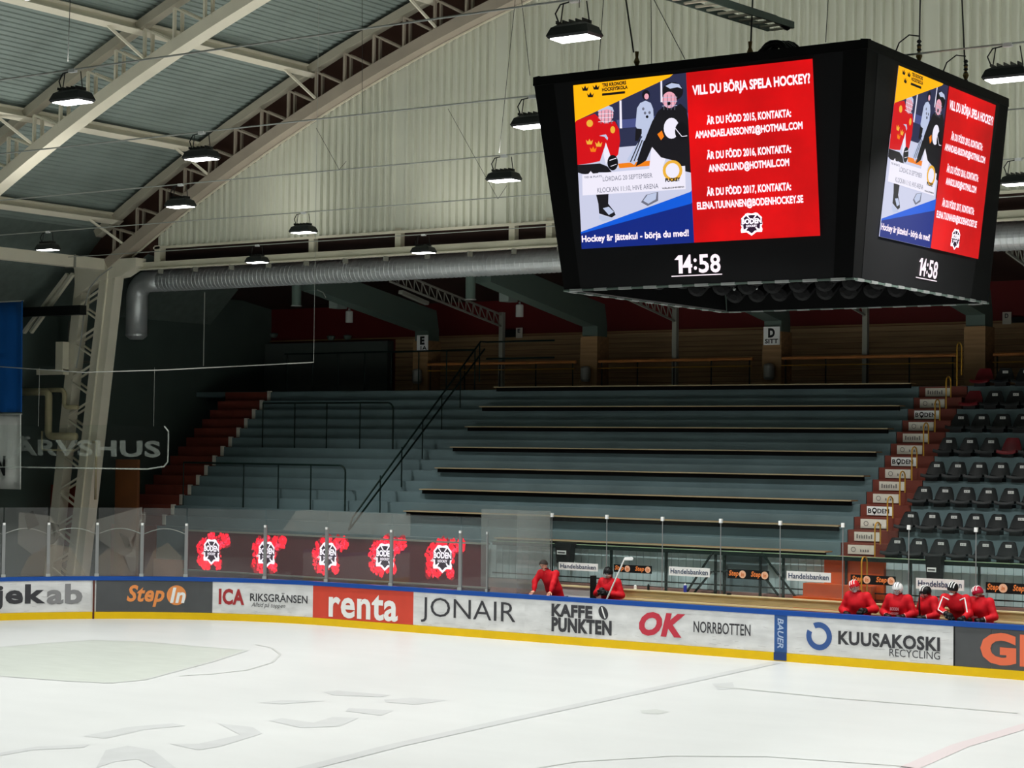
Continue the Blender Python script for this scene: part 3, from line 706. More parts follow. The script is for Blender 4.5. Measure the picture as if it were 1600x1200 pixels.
t = thing('control_box', (-43.1, 40.0, 6.9), 'flat cream box fixed to the left side of the lattice column', 'box')
MB().box(-43.45, -43.15, 39.95, 40.2, 6.75, 7.6).build('body', m_paint, t); MB().box(-44.3, -43.15, 40.0, 40.2, 6.65, 6.8).build('bracket_arm', m_paint, t)
# pipes
m_pipe = mat('pipe_cream', (182, 172, 138), .45, noise=.12, nscale=3)
def elbow_path(pts, r=.18):
    out = [Vector(pts[0])]
    for i in range(1, len(pts)-1):
        p = Vector(pts[i]); a = (Vector(pts[i-1])-p).normalized(); b = (Vector(pts[i+1])-p).normalized()
        for k in range(6): u = k/5; out.append(p+a*r*(1-u)**2+b*r*u*u)
    out.append(Vector(pts[-1])); return out
Yp = 40.0
MB().tube(elbow_path([(-44.9, Yp, 6.15), (-43.75, Yp, 6.15), (-43.75, Yp, 4.85), (-42.6, Yp, 4.85)]), .11, 12).build('heating_pipe', m_pipe, label='thick cream pipe bent twice in front of the lattice column', cat='pipe', smooth=True)
MB().tube(elbow_path([(-43.9, Yp+.05, 6.2), (-43.15, Yp+.05, 6.2), (-43.15, Yp+.05, 5.7), (-42.6, Yp+.05, 5.7)]), .07, 10).build('heating_pipe', m_pipe, label='thinner cream pipe with one bend beside the thick pipe', cat='pipe', smooth=True)
MB().tube(elbow_path([(-43.95, Yp-.05, 5.0), (-43.95, Yp-.05, 4.45), (-42.6, Yp-.05, 4.45)], .08), .03, 8).build('thin_pipe', m_pipe, label='thin cream pipe under the thick bent pipe', cat='pipe', smooth=True)
MB().tube(elbow_path([(-42.0, Yp, 4.7), (-41.75, Yp, 4.7), (-41.75, Yp, 3.05)], .06), .035, 8).build('drain_pipe', m_pipe, label='thin upright pale pipe right of the lattice column', cat='pipe', smooth=True)
MB().tube([onY(x, y, 40.1) for x, y in ((175, 417), (155, 432), (140, 450), (132, 480), (127, 530), (119, 575))], .02, 6).build('column_cable', m_wire, label='pale cable curving down the lattice column head', cat='cable')
# low red wall at the far left, timber panel
MB().box(-44.9, -43.3, 41.2, 41.3, 1.6, 3.4).build('wall_corner_red', mat('corner_red', (150, 60, 34), .6, noise=.3, nscale=1), kind='structure')
MB().box(-42.4, -41.5, 41.4, 41.5, 0, 4.2).build('wall_corner_timber', mat('corner_timber', (110, 66, 34), .6, noise=.3, nscale=1), kind='structure')
# flags
fb = onY(37, 470, 37); f2 = onY(37, 647, 37).z; f3 = onY(37, 765, 37).z
def flag(x0, x1, z0, z1, m, lab, nm):
    t = thing(nm, ((x0+x1)/2, 37, z0), lab, 'banner'); n = 24; vs = []; fs = []
    for j in range(7):
        for i in range(n+1):
            u = i/n; vs.append((x0+(x1-x0)*u, 37+.05*math.sin(u*9+j*.15)+.02*math.sin(u*23), z0+(z1-z0)*j/6))
    for j in range(6):
        for i in range(n): a = j*(n+1)+i; fs.append((a, a+1, a+n+2, a+n+1))
    o = MB().add(vs, fs).build('cloth', m, t, smooth=True); sm = o.modifiers.new('Solidify', 'SOLIDIFY'); sm.thickness = .01
    MB().tube([(x0, 37, z1), (x1, 37, z1)], .02, 6).build('pole', m_wire, t); return t
flag(fb.x-2.6, fb.x, f2+.05, fb.z, mat('flag_blue', (6, 78, 150), .6), 'plain blue hanging banner at the left photo edge', 'blue_banner')
t = flag(fb.x-2.2, fb.x+.02, f3, f2+.0, mat('flag_white', (206, 206, 202), .6, noise=.06, nscale=3), 'white hanging banner below the blue one at the left photo edge', 'white_banner')
q0, q1 = onY(-62, 742, 36.93), onY(9, 712, 36.93)
put_text(MB(), 'BODEN', rect_fn((q0.x, 36.92, q0.z), (q1.x, 36.92, q0.z), (q0.x, 36.92, q1.z)), .05).build('lettering', m_ink, t)
# reflected sign, drawn as translucent letters on an added hung sheet
m_faint = mat('reflection_faint', (186, 194, 186), .6, alpha=.34)
hs = thing('reflected_sign', (-38.6, 36.5, 4), 'faint painted reflection of a sign with pale capitals and a thin rounded outline', 'sign')
def hsp(x, y): return onY(x, y, 36.5)
a_, b_, c_ = hsp(4, 718), hsp(251, 718), hsp(4, 681)
put_text(MB(), 'JÄRVSHUS', rect_fn(a_, (b_.x, 36.5, a_.z), c_), .035).build('lettering', m_faint, hs)
MB().tube([hsp(x, y) for x, y in ((-60, 729), (100, 731), (230, 733), (256, 729), (262, 722), (263, 690), (263, 674), (257, 666))], .018, 5).build('outline', m_faint, hs)
MB().poly([hsp(-60, 664), hsp(-60, 734), hsp(262, 734), hsp(262, 664)], .01, (0, 1, 0)).build('added_sheet', glass_mat('added_sheet', (90, 90, 90), .01, .0), hs)
for x in (60, 240):
    p = hsp(x, 666); MB().tube([p, (p.x, 36.5, onY(x, 574, 36.5).z)], .004, 4).build('added_wire', m_wire, hs)
# painted ghost reflections on the corner panes
m_refl = mat('reflection_beige', (190, 170, 145), .6, alpha=.13); m_refl2 = mat('reflection_dark', (14, 12, 12), .6, alpha=.5); m_refl3 = mat('reflection_pale', (190, 186, 176), .6, alpha=.16)  # translucent shapes paint the reflections seen in the panes
ff = thing('glass_reflection', bp(onB(150, 880)[0], 1.13, -.03), 'faint beige and dark painted reflections on the corner glass left of the glowing crests', 'reflection')
def fpoly(pix, m, name, off=-.036):
    pts = [onB(x, y) for x, y in pix]; MB().poly([bp(s, z, off) for s, z in pts]).build(name, m, ff)
fpoly([(30,900),(45,870),(78,850),(110,855),(135,900)], m_refl, 'pale_shape'); fpoly([(148,900),(152,872),(170,856),(190,866),(205,900)], m_refl, 'pale_shape')
fpoly([(222,900),(240,860),(262,848),(283,870),(288,900)], m_refl, 'pale_shape'); fpoly([(30,800),(78,806),(96,830),(88,852),(50,866),(28,850)], m_refl3, 'pale_shape')
fpoly([(150,812),(222,792),(222,815),(205,845),(214,872),(190,868),(160,848),(140,830)], m_refl3, 'pale_shape')
fpoly([(76,815),(92,820),(94,838),(84,850),(74,852)], m_refl2, 'dark_shape'); fpoly([(38,805),(52,798),(62,820),(44,828)], m_refl2, 'dark_shape'); fpoly([(186,832),(200,840),(206,858),(196,856)], m_refl2, 'dark_shape')
fpoly([(195,870),(206,862),(222,800),(228,800),(224,872),(205,898)], m_refl3, 'pale_shape')
fp2 = thing('glass_reflection', bp(onB(600, 860)[0], 1.13, -.03), 'faint pale painted reflections along the top of the shield above the glowing crests', 'reflection')
def fpoly2(pix, m):
    q = []
    for i in range(len(pix)):
        (xa, ya), (xb, yb) = pix[i], pix[(i+1) % len(pix)]; k = max(1, int(abs(xb-xa)/30))
        q += [(xa+(xb-xa)*j/k, ya+(yb-ya)*j/k) for j in range(k)]
    pts = [onB(x, y) for x, y in q]; MB().poly([bp(s, z, -.036) for s, z in pts]).build('pale_shape', m, fp2)
fpoly2([(440,829),(452,812),(462,798),(478,797),(640,803),(640,838)], m_refl3)
# ================================================================== LED RIBBON with crests
m_crest = mat('crest_white', (250, 238, 250), emit=1.6); m_crestd = mat('crest_dark', (60, 30, 62), emit=.6)
m_splash = [mat('splash_red', (240, 4, 36), emit=2.2), mat('splash_pink', (250, 60, 96), emit=1.8), mat('splash_deep', (150, 2, 26), emit=1.4)]
def crest(fn, par, splash=False, seed=0):
    """fn(u,v,layer): local crest coordinates, u,v in about -1..1"""
    def P(pts, m, name, l): MB().poly([fn(u, v, l) for u, v in pts]).build(name, m, par)
    if splash:
        rnd = random.Random(seed)
        for mi, (m, k, sz) in enumerate(((m_splash[2], 80, .34), (m_splash[0], 260, .2), (m_splash[1], 110, .08))):
            mb = MB()
            for i in range(k):
                a = rnd.random()*2*pi; r_ = rnd.random()**.5
                bx, by, br = rnd.choice(((-1.15,.25,.62),(-1.1,-.75,.6),(-.6,-1.0,.5),(0,1.0,.42),(.85,-1.0,.38),(1.25,.85,.55),(1.85,.95,.42),(0,.1,1.25),(0,.1,1.25),(-.7,.6,.6)))
                cu = bx+br*r_*math.cos(a); cv = by+br*r_*math.sin(a)
                n = 5+int(rnd.random()*3); s_ = sz*(.4+.8*rnd.random()); a0 = rnd.random()*6
                mb.poly([fn(cu+s_*math.cos(a0+2*pi*j/n)*(.6+.5*rnd.random()), cv+s_*math.sin(a0+2*pi*j/n)*(.6+.5*rnd.random()), mi*.4+.01*i/k) for j in range(n)])
            mb.build('splash_print', m, par)
        MB().poly([fn(u, v, 1.3) for u, v in ((-1.3,-.25),(-.9,-.35),(-.5,-.1),(-.45,.25),(-.85,.05))]).build('bright_streak', mat('streak', (255, 200, 205), emit=1.2), par)
        MB().poly([fn(u, v, 1.3) for u, v in ((.75,.1),(1.25,.62),(1.5,.5),(1.45,.75),(1.2,.78),(.66,.22))]).build('bright_streak', m_splash[1], par)
    L = 2.0
    P([(-.62,.8),(-.4,.95),(0,.88),(.4,.95),(.62,.8),(.95,.5),(1,-.1),(.9,-.3),(1,-.55),(.95,-.8),(.45,-.78),(0,-1.1),(-.45,-.78),(-.95,-.8),(-1,-.55),(-.9,-.3),(-1,-.1),(-.95,.5)], m_crest, 'crest_outline', L)
    P([(-.5,.72),(0,.76),(.5,.72),(.78,.45),(.8,.1),(.74,-.6),(.3,-.66),(0,-.9),(-.3,-.66),(-.74,-.6),(-.8,.1),(-.78,.45)], m_crestd, 'crest_shield', L+.2)
    mb = MB()
    for sgn in (-1, 1): mb.poly([fn(sgn*u, v, L+.4+.05*sgn) for u, v in ((.62,.85),(.5,.92),(-.5,-.62),(-.85,-.68),(-.85,-.56),(-.55,-.46))])
    mb.build('crossed_sticks', m_crest, par)
    P([(-.3,-.35),(.3,-.35),(.35,-.6),(0,-.85),(-.35,-.6)], m_crestd, 'crest_point', L+.6)
    P([(-.98,.42),(.98,.42),(.98,-.12),(-.98,-.12)], m_crestd, 'name_band', L+.8)
    put_fat(MB(), 'BODEN', lambda u, v: fn(-.92+1.84*u, -.04+.48*v, L+1.0), .04).build('crest_name', m_crest, par)
    P([(-.62,-.12),(.62,-.12),(.58,-.36),(-.58,-.36)], m_crestd, 'lower_band', L+.8)
    put_fat(MB(), 'HOCKEY', lambda u, v: fn(-.5+1.0*u, -.32+.2*v, L+1.0), .03).build('crest_word', m_crest, par)
ld = thing('led_ribbon_board', (-34.6, 42.0, 1.05), 'long low display board glowing with five red club crests behind the corner glass', 'display board')
MB().box(-40.05, -29.42, 41.9, 42.0, 1.06, 2.18).build('cabinet', mat('led_off', (96, 30, 40), .4), ld)
MB().box(-40.1, -29.35, 41.86, 42.0, 2.16, 2.2).build('top_frame', m_post, ld); MB().box(-40.1, -29.35, 41.86, 42.0, 1.03, 1.07).build('bottom_frame', m_post, ld)
for i, (x, y) in enumerate(((329, 861), (415, 865), (511, 867), (600, 869), (690, 872))):
    p = onY(x+1, y, 41.88)
    crest(lambda u, v, l, p=p: (p.x+u*.31, 41.893-.0012*l, p.z+v*.36), ld, True, i)
# ================================================================== SIGNS ON THE BENCH GLASS
Yb = 41.45
sg_x = [862, 948, 1035, 1126, 1219, 1317, 1420, 1525, 1622]
gx = [onY(x, 850, Yb).x for x in sg_x]
hb_ = [(874, 935, 879, 892, 'left, beside the red-jacketed man'), (1046, 1110, 886, 901, 'above the blue bottle'), (1230, 1299, 893, 909, 'left of the orange stair foot'), (1432, 1507, 904, 922, 'behind the player in the black cap-like helmet')]
for i, (x0, x1, y0, y1, w_) in enumerate(hb_):
    a = onY(x0, (y0+y1)/2-2, Yb); b = onY(x1, (y0+y1)/2+2, Yb); xm = (x0+x1)/2; zt = onY(xm, y0+.5, Yb).z; zb = onY(xm, y1-.5, Yb).z
    t = thing('bench_sign', (a.x/2+b.x/2, Yb, zb), 'white sign with dark blue bank name '+w_, 'sign', 'white bank signs behind the bench')
    MB().box(a.x, b.x, Yb-.03, Yb-.015, zb, zt).build('plate', m_wsign, t)
    h = zt-zb; y = Yb-.035
    put_text(MB(), 'Handelsbanken', rect_fn((a.x+.05, y, zb+h*.24), (b.x-.05, y, zb+h*.24), (a.x+.05, y, zt-h*.2)), .012).build('lettering', mat('navy_ink', (40, 60, 96)), t)
st_ = [(960, 1019, 883, 895, 'beside the raised white stick'), (1138, 1202, 890.5, 905, 'at the dark diagonal braces'), (1330, 1400, 899, 913.5, 'over the red-helmeted player at the stair foot'), (1541, 1616, 911, 928, 'at the right photo edge')]
for i, (x0, x1, y0, y1, w_) in enumerate(st_):
    a = onY(x0, (y0+y1)/2-2, Yb); b = onY(x1, (y0+y1)/2+2, Yb); xm = (x0+x1)/2; zt = onY(xm, y0, Yb).z; zb = onY(xm, y1, Yb).z
    t = thing('bench_sign', (a.x/2+b.x/2, Yb, zb), 'black strip sign with orange lettering twice '+w_, 'sign', 'black strip signs behind the bench')
    MB().box(a.x, b.x, Yb-.03, Yb-.015, zb, zt).build('plate', m_black, t); h = zt-zb; W = b.x-a.x; y = Yb-.035
    for k in (0, 1):
        xo = a.x+W*(.03+.54*k); put_text(MB(), 'Step', rect_fn((xo, y, zb+h*.12), (xo+W*.24, y, zb+h*.12), (xo, y, zt-h*.12)), .03, .25).build('lettering', mat('bright_orange_ink', (244, 138, 70), .5), t)
        c = Vector((xo+W*.335, y, zb+h*.5)); r_ = h*.42
        MB().poly([(c.x+r_*math.cos(q*pi/8), y, c.z+r_*math.sin(q*pi/8)) for q in range(16)]).build('disc', mat('peach_ink', (250, 196, 160)), t)
        put_text(MB(), 'In', rect_fn((c.x-.04, y-.004, c.z-.045), (c.x+.04, y-.004, c.z-.045), (c.x-.04, y-.004, c.z+.045)), .03, .2).build('disc_lettering', mat('orange_ink_deep', (220, 120, 60)), t)
bg = thing('bench_glass', ((gx[0]+gx[-1])/2, Yb, 1.26), 'clear glass wall with thin joint posts and pale top clips behind the players bench', 'glass wall')
for i, X in enumerate(gx):
    po = MB().beam((X, Yb, 1.27), (X, Yb, 3.0), .014, .02).build('post', m_gpost, bg); MB().box(X-.035, X+.035, Yb-.03, Yb+.03, 2.95, 3.05).build('clip', m_wsign, po)
gx2 = [xside]+gx
for i in range(len(gx2)-1):
    MB().box(gx2[i]+.015, gx2[i+1]-.015, Yb-.005, Yb+.005, 1.27, 3.0).build('glass_pane', m_gl2, bg)
MB().box(xside+.01, gx[-1], Yb-.02, Yb+.02, 1.24, 1.27).build('bottom_channel', m_gpost, bg)
MB().box(xside+.01, xside+.05, Yb-.02, Yb+.02, 0, 1.24).build('leg', m_gpost, bg)
for X in gx: MB().box(X-.02, X+.02, Yb-.02, Yb+.02, -.02, 1.24).build('leg', m_gpost, bg)
# green railing along the stand front
gr = thing('stand_front_railing', (-20, 41.95, 1.25), 'dark green steel railing with diagonal braces along the stand front', 'railing')
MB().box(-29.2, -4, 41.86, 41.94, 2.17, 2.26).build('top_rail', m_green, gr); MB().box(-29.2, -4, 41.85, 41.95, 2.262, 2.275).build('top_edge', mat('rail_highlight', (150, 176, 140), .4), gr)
MB().box(-29.2, -4, 41.88, 41.92, 1.44, 1.47).build('lower_rail', m_green, gr)
for x in (862, 955, 1041, 1118, 1132, 1188, 1224, 1322, 1423, 1530): X = onY(x, 890, 41.9).x; MB().box(X-.025, X+.025, 41.87, 41.93, 1.1, 2.2).build('post', m_green, gr)
for (xa, ya, xb, yb) in ((1114, 862, 1070, 930), (1190, 864, 1245, 935), (1112, 893, 1085, 926), (1197, 905, 1216, 930)): MB().beam(onY(xa, ya, 41.84), onY(xb, yb, 41.84), .05, .04).build('diagonal_brace', m_green, gr)
MB().beam(onY(1114, 893, 41.84), onY(1140, 893, 41.84), .04, .04).build('short_bar', m_green, gr)
# players bench
pb = thing('players_bench', (-20, 41.1, .2), 'long pine players bench with board back behind the rink board', 'bench')
XB0 = onY(975, 930, 41.2).x
MB().box(XB0, -6, 41.17, 41.21, 1.09, 1.26).build('back_board', m_wood, pb); MB().box(XB0, -6, 41.12, 41.26, 1.262, 1.29).build('back_cap', m_woodlight, pb)
MB().box(XB0, -6, 41.1, 41.16, 1.04, 1.08).build('lower_rail', m_woodlight, pb); MB().box(XB0, -6, 41.17, 41.21, .75, 1.03).build('lower_board', m_wood, pb)
MB().box(XB0, -6, 40.7, 41.1, .64, .69).build('seat_plank', m_wood, pb)
x = XB0+.2
while x < -6: MB().box(x, x+.08, 40.75, 41.24, -.02, .64).build('leg', m_wood, pb); x += 2.0
x0, x1 = onY(873, 930, 41.2).x, onY(925, 930, 41.2).x
wp = thing('white_bench_panel', (x0/2+x1/2, 41.2, .2), 'pale low panel with a light cap between the red-jacketed man and the black-helmeted player', 'panel')
MB().box(x0, x1, 41.18, 41.22, -.02, 1.26).build('panel', m_wsign, wp); MB().box(x0, x1, 41.12, 41.26, 1.262, 1.3).build('cap', m_woodlight, wp)
# bins on the railing
for (x0, x1, y0, y1, yl, lab) in ((873, 897, 847, 880, 863, 'black box bin with a white label on the railing above the left bank sign'), (1450, 1474, 869, 907, 890, 'black box bin with a white label on the railing above the right bank sign')):
    a = onY(x0, y0, 41.78); b = onY(x1, y1, 41.78); t = thing('rail_bin', (a.x/2+b.x/2, 41.75, b.z), lab, 'bin', 'bins hung on the stand railing')
    mb = MB(); w0 = (b.x-a.x); c = (a.x+b.x)/2; vs = []
    for z, k in ((b.z, .40), (a.z-.06, .5), (a.z-.06, .54), (a.z, .54)):
        vs += [(c-w0*k, 41.62+.0, z), (c+w0*k, 41.62, z), (c+w0*k, 41.85, z), (c-w0*k, 41.85, z)]
    fs = [(0, 3, 2, 1)]+[(i*4+k, i*4+(k+1) % 4, i*4+4+(k+1) % 4, i*4+4+k) for i in range(3) for k in range(4)]+[(12, 13, 14, 15)]
    mb.add(vs, fs).build('body', m_black, t); zl = onY(x0, yl, 41.6).z
    lb = MB().box(c-w0*.36, c+w0*.22, 41.60, 41.615, zl-.05, zl+.05).build('label_plate', m_wsign, t); MB().box(c-w0*.3, c+w0*.16, 41.594, 41.60, zl-.015, zl+.015).build('print', m_ink2, lb)
# bottles on the bench back
def bottle(x, mb_, mc, h, r_, lab):
    p = Vector((onY(x, 928, 41.19).x, 41.19, 1.291)); t = thing('water_bottle', p, lab, 'bottle', 'bottles on the bench back')
    MB().lathe(p, [(r_*.9, 0), (r_, .01), (r_, h*.7), (r_*.7, h*.78)], 12).build('body', mb_, t); MB().lathe(p+Vector((0, 0, h*.77)), [(r_*.75, 0), (r_*.7, h*.08), (r_*.25, h*.1), (r_*.2, h*.2)], 12).build('cap', mc, t)
bottle(1070.5, mat('bottle_blue', (52, 62, 160), .3), m_wsign, .22, .042, 'blue bottle with white cap standing on the bench back')
bottle(992.5, m_wsign, m_wsign, .12, .035, 'small white bottle standing on the bench back right of the black-helmeted player')
bottle(1013, m_black, m_dark, .16, .03, 'small black bottle standing on the bench back')
bottle(1139, m_black, m_dark, .05, .06, 'low black puck-like can on the bench back at the green railing posts')
# ================================================================== DUCT
du = thing('ventilation_duct', (-30, 43, 9.2), 'long round galvanised ventilation duct with an elbow below the gable', 'duct')
Zd, rd = 9.57, .325
pts = [(-43.25, 43, 7.95), (-43.25, 43, 9.1)]+[(-42.78-.47*math.cos(a), 43, 9.1+.47*math.sin(a)) for a in [pi/2*i/6 for i in range(1, 7)]]
vs_r = []
P_ = pts+[(-42.2, 43, Zd)]
m_duct = mat('duct_steel', (214, 218, 218), .42, .55, noise=.1, nscale=3)
MB().tube(P_, rd, 24).build('elbow', m_duct, du, smooth=True)
MB().lathe((-43.25, 43, 7.82), [(.2, 0), (rd, .1), (rd+.01, .16)], 24).build('end_cap', m_duct, du)
# spiral-lock main run with real ridges
mb = MB(); vs = []; x = -42.2; n = 28; k = 0; rings = []
while x < 6:
    rings += [(x, rd), (x+.11, rd), (x+.12, rd+.008), (x+.14, rd+.008)]; x += .15
for (xx, r_) in rings:
    for q in range(n): t_ = 2*pi*q/n; vs.append((xx+.03*math.sin(t_), 43+r_*math.cos(t_), Zd+r_*math.sin(t_)))
fs = [(i*n+q, i*n+(q+1) % n, (i+1)*n+(q+1) % n, (i+1)*n+q) for i in range(len(rings)-1) for q in range(n)]
mb.add(vs, fs).build('spiral_pipe', m_duct, du)
for x in (-41.7, -35.0, -30.25, -24.2): MB().tube([(x, 43, Zd), (x+.05, 43, Zd)], rd+.015, 24).build('joint_band', m_duct, du)
for i, (x, y) in enumerate(((463, 478), (735, 468))):
    p = onY(x, y, 43.1); t = thing('duct_outlet', (p.x, 43.1, p.z), 'short grey-green round outlet hanging below the duct, '+['left of the first gallery frame', 'near the scoreboard'][i], 'duct outlet', 'round outlets below the duct')
    MB().lathe((p.x, 43.1, p.z), [(.13, 0), (.14, .01), (.14, .02), (.135, .03), (.135, 9.35-p.z)], 18).build('pipe', m_greyg, t); MB().lathe((p.x, 43.1, p.z-.01), [(.16, 0), (.16, .02)], 18).build('rim', m_steel, t)
MB().tube([(-39.9, 42.4, 9.1), (-39.9, 42.4, 6.95)], .015, 6).build('drop_cord', m_wire, label='thin pale cord hanging below the duct at the left', cat='cord')
MB().tube([onY(x, y, 43.6) for x, y in ((488, 444), (494, 452), (505, 457), (509, 465))], .015, 5).build('loose_cable', m_wire, label='short loose pale cable hanging under the duct', cat='cable')
for i, (x, y) in enumerate(((428, 522), (517, 526), (543, 525))):
    p = onY(x, y, 49.5); t = thing('bulkhead_lamp', p, 'small round bulkhead lamp in the dark gallery, %s from the left' % ORD[i], 'lamp', 'bulkhead lamps of the gallery')
    MB().lathe(p, [(.06, -.12), (.1, -.1), (.14, 0), (.13, .02), (.03, .04)], 12).build('shade', m_greyg, t)
pq = onY(626, 456, 45); MB().beam(pq, onY(667, 474, 46.2), .16, .1).build('tube_fixture', m_post, label='pale tube light fixture slanting under the gallery roof', cat='light fixture')
# ================================================================== SCOREBOARD
ZT, ZB = 9.79, 6.855
T4 = [Vector((-10.12, 22.5, ZT)), Vector((-10.12, 27.39, ZT)), Vector((-15.10, 27.39, ZT)), Vector((-15.10, 22.5, ZT))]
B4 = [Vector((-10.46, 22.84, ZB)), Vector((-10.46, 27.5, ZB)), Vector((-14.79, 27.5, ZB)), Vector((-14.77, 22.84, ZB))]
m_sb = mat('scoreboard_black', (6, 6, 7), .6, spec=.15); m_sbf = mat('scoreboard_face', (24, 24, 26), .6, spec=.2)
sb = thing('scoreboard', (-12.6, 25, ZB), 'big black four-sided hanging scoreboard with two lit screens over the ice', 'scoreboard')
cen = Vector((-12.6, 25, 8.3))
def shell(a, b, c, d, name):
    n = (b-a).cross(d-a).normalized()
    if n.dot(cen-a) < 0: n = -n
    return MB().poly([a, b, c, d], .10, n).build(name, m_sb, sb)
for i in range(4): shell(T4[i], T4[(i+1) % 4], B4[(i+1) % 4], B4[i], 'side_panel')
MB().poly(T4, .12, (0, 0, -1)).build('top_lid', m_sb, sb)
MB().poly([Vector((p.x, p.y, 7.35)) for p in B4], .03, (0, 0, 1)).build('inner_floor', m_deep, sb)
for i in range(4):
    MB().beam(B4[i], B4[(i+1) % 4], .026, .024).build('bottom_rim', m_greyg, sb)
    d = B4[(i+1) % 4]-B4[i]
    for k in range(11):
        c = B4[i]+d*((k+.5)/11); MB().beam(c-d.normalized()*.1, c+d.normalized()*.1, .036, .034).build('rim_clip', m_steel, sb)
MB().beam(B4[2]+Vector((.06, -.06, 0)), B4[2]+Vector((.06, -.06, .7)), .1, .1, up=(0, 1, 0)).build('corner_post', m_greyg, sb)
def speaker_row(a, b, n, dz):
    for k in range(n):
        p = Vector(a).lerp(Vector(b), (k+.5)/n)+Vector((0, 0, dz))
        o = MB().lathe(p, [(.16, -.16), (.18, -.12), (.13, .12), (.06, .15)], 12, axis=(.1, -.6, -.5)).build('speaker', m_deep, sb)
        MB().lathe(p+Vector((.05, -.13, .02)), [(.03, 0), (.02, .05)], 8, axis=(0, -1, .3)).build('bolt', m_steel, o)
speaker_row((-14.5, 27.0, 7.12), (-10.7, 27.0, 7.12), 10, 0); speaker_row((-14.4, 25.6, 7.12), (-10.7, 25.6, 7.12), 9, 0); speaker_row((-14.3, 24.3, 7.12), (-10.8, 24.3, 7.12), 9, 0)
# face frames: origin at the top left of each face as seen from outside
class Face:
    def __init__(s, tl, tr, bl_edge_dir):
        s.o = tl; s.U = (tr-tl).normalized(); v = bl_edge_dir; s.V = (v-s.U*v.dot(s.U)).normalized(); s.N = s.U.cross(s.V); 
        if s.N.dot(cen-tl) > 0: s.N = -s.N
    def uv(s, x, y): p = onP(x, y, s.o, s.N)-s.o; return p.dot(s.U), p.dot(s.V)
    def P(s, u, v, l=0): return s.o+s.U*u+s.V*v+s.N*(.012+.0006*l)
FA = Face(T4[3], T4[0], Vector((0, -.34, 2.935))); FB = Face(T4[0], T4[1], Vector((.34, 0, 2.935)))
tl = FA.uv(901, 131); tr = FA.uv(1275, 93.5); bl = FA.uv(906, 388.5); br = FA.uv(1279, 369)
A_ = ((tl[0]+bl[0])/2, (tl[1]+tr[1])/2, (tr[0]+br[0])/2, (bl[1]+br[1])/2)
tl = FB.uv(1394, 97.5); tr = FB.uv(1547, 163); bl = FB.uv(1380, 371); br = FB.uv(1532, 406)
B_ = ((tl[0]+bl[0])/2, (tl[1]+tr[1])/2, (tr[0]+br[0])/2, (bl[1]+br[1])/2)
print('faces', A_, B_)
def st(x, y):
    u, v = FA.uv(x, y); return (u-A_[0])/(A_[2]-A_[0]), (v-A_[3])/(A_[1]-A_[3])
def em(name, c, e=1.0): return mat(name, c, emit=e)
s_red = mat('screen_red', (216, 4, 10), emit=1.05, noise=.35, nscale=.8); s_white = em('screen_white', (255, 236, 246), 1.15); s_ice = em('screen_ice', (205, 208, 232)); s_night = em('screen_night', (44, 48, 78))
s_band = em('screen_band', (74, 82, 136)); s_yel = em('screen_yellow', (255, 180, 6), 1.1); s_ink = em('screen_ink', (16, 14, 20), .8); s_black = em('screen_black', (22, 20, 26)); s_plred = em('screen_player_red', (214, 8, 20))
s_pink = em('screen_skin', (240, 170, 186)); s_lblue = em('screen_light_blue', (10, 92, 220)); s_navy = em('screen_navy', (12, 38, 130)); s_wj = em('screen_jersey', (190, 200, 228)); s_box = em('screen_box', (236, 232, 246), 1.05); s_or = em('screen_orange', (244, 130, 20))
s_grey = em('screen_grey', (110, 112, 130)); s_gold = em('screen_gold', (240, 180, 60))
def zq(x, y): return 880+x*210/900, 120+y*280/1200    # poster drafting units
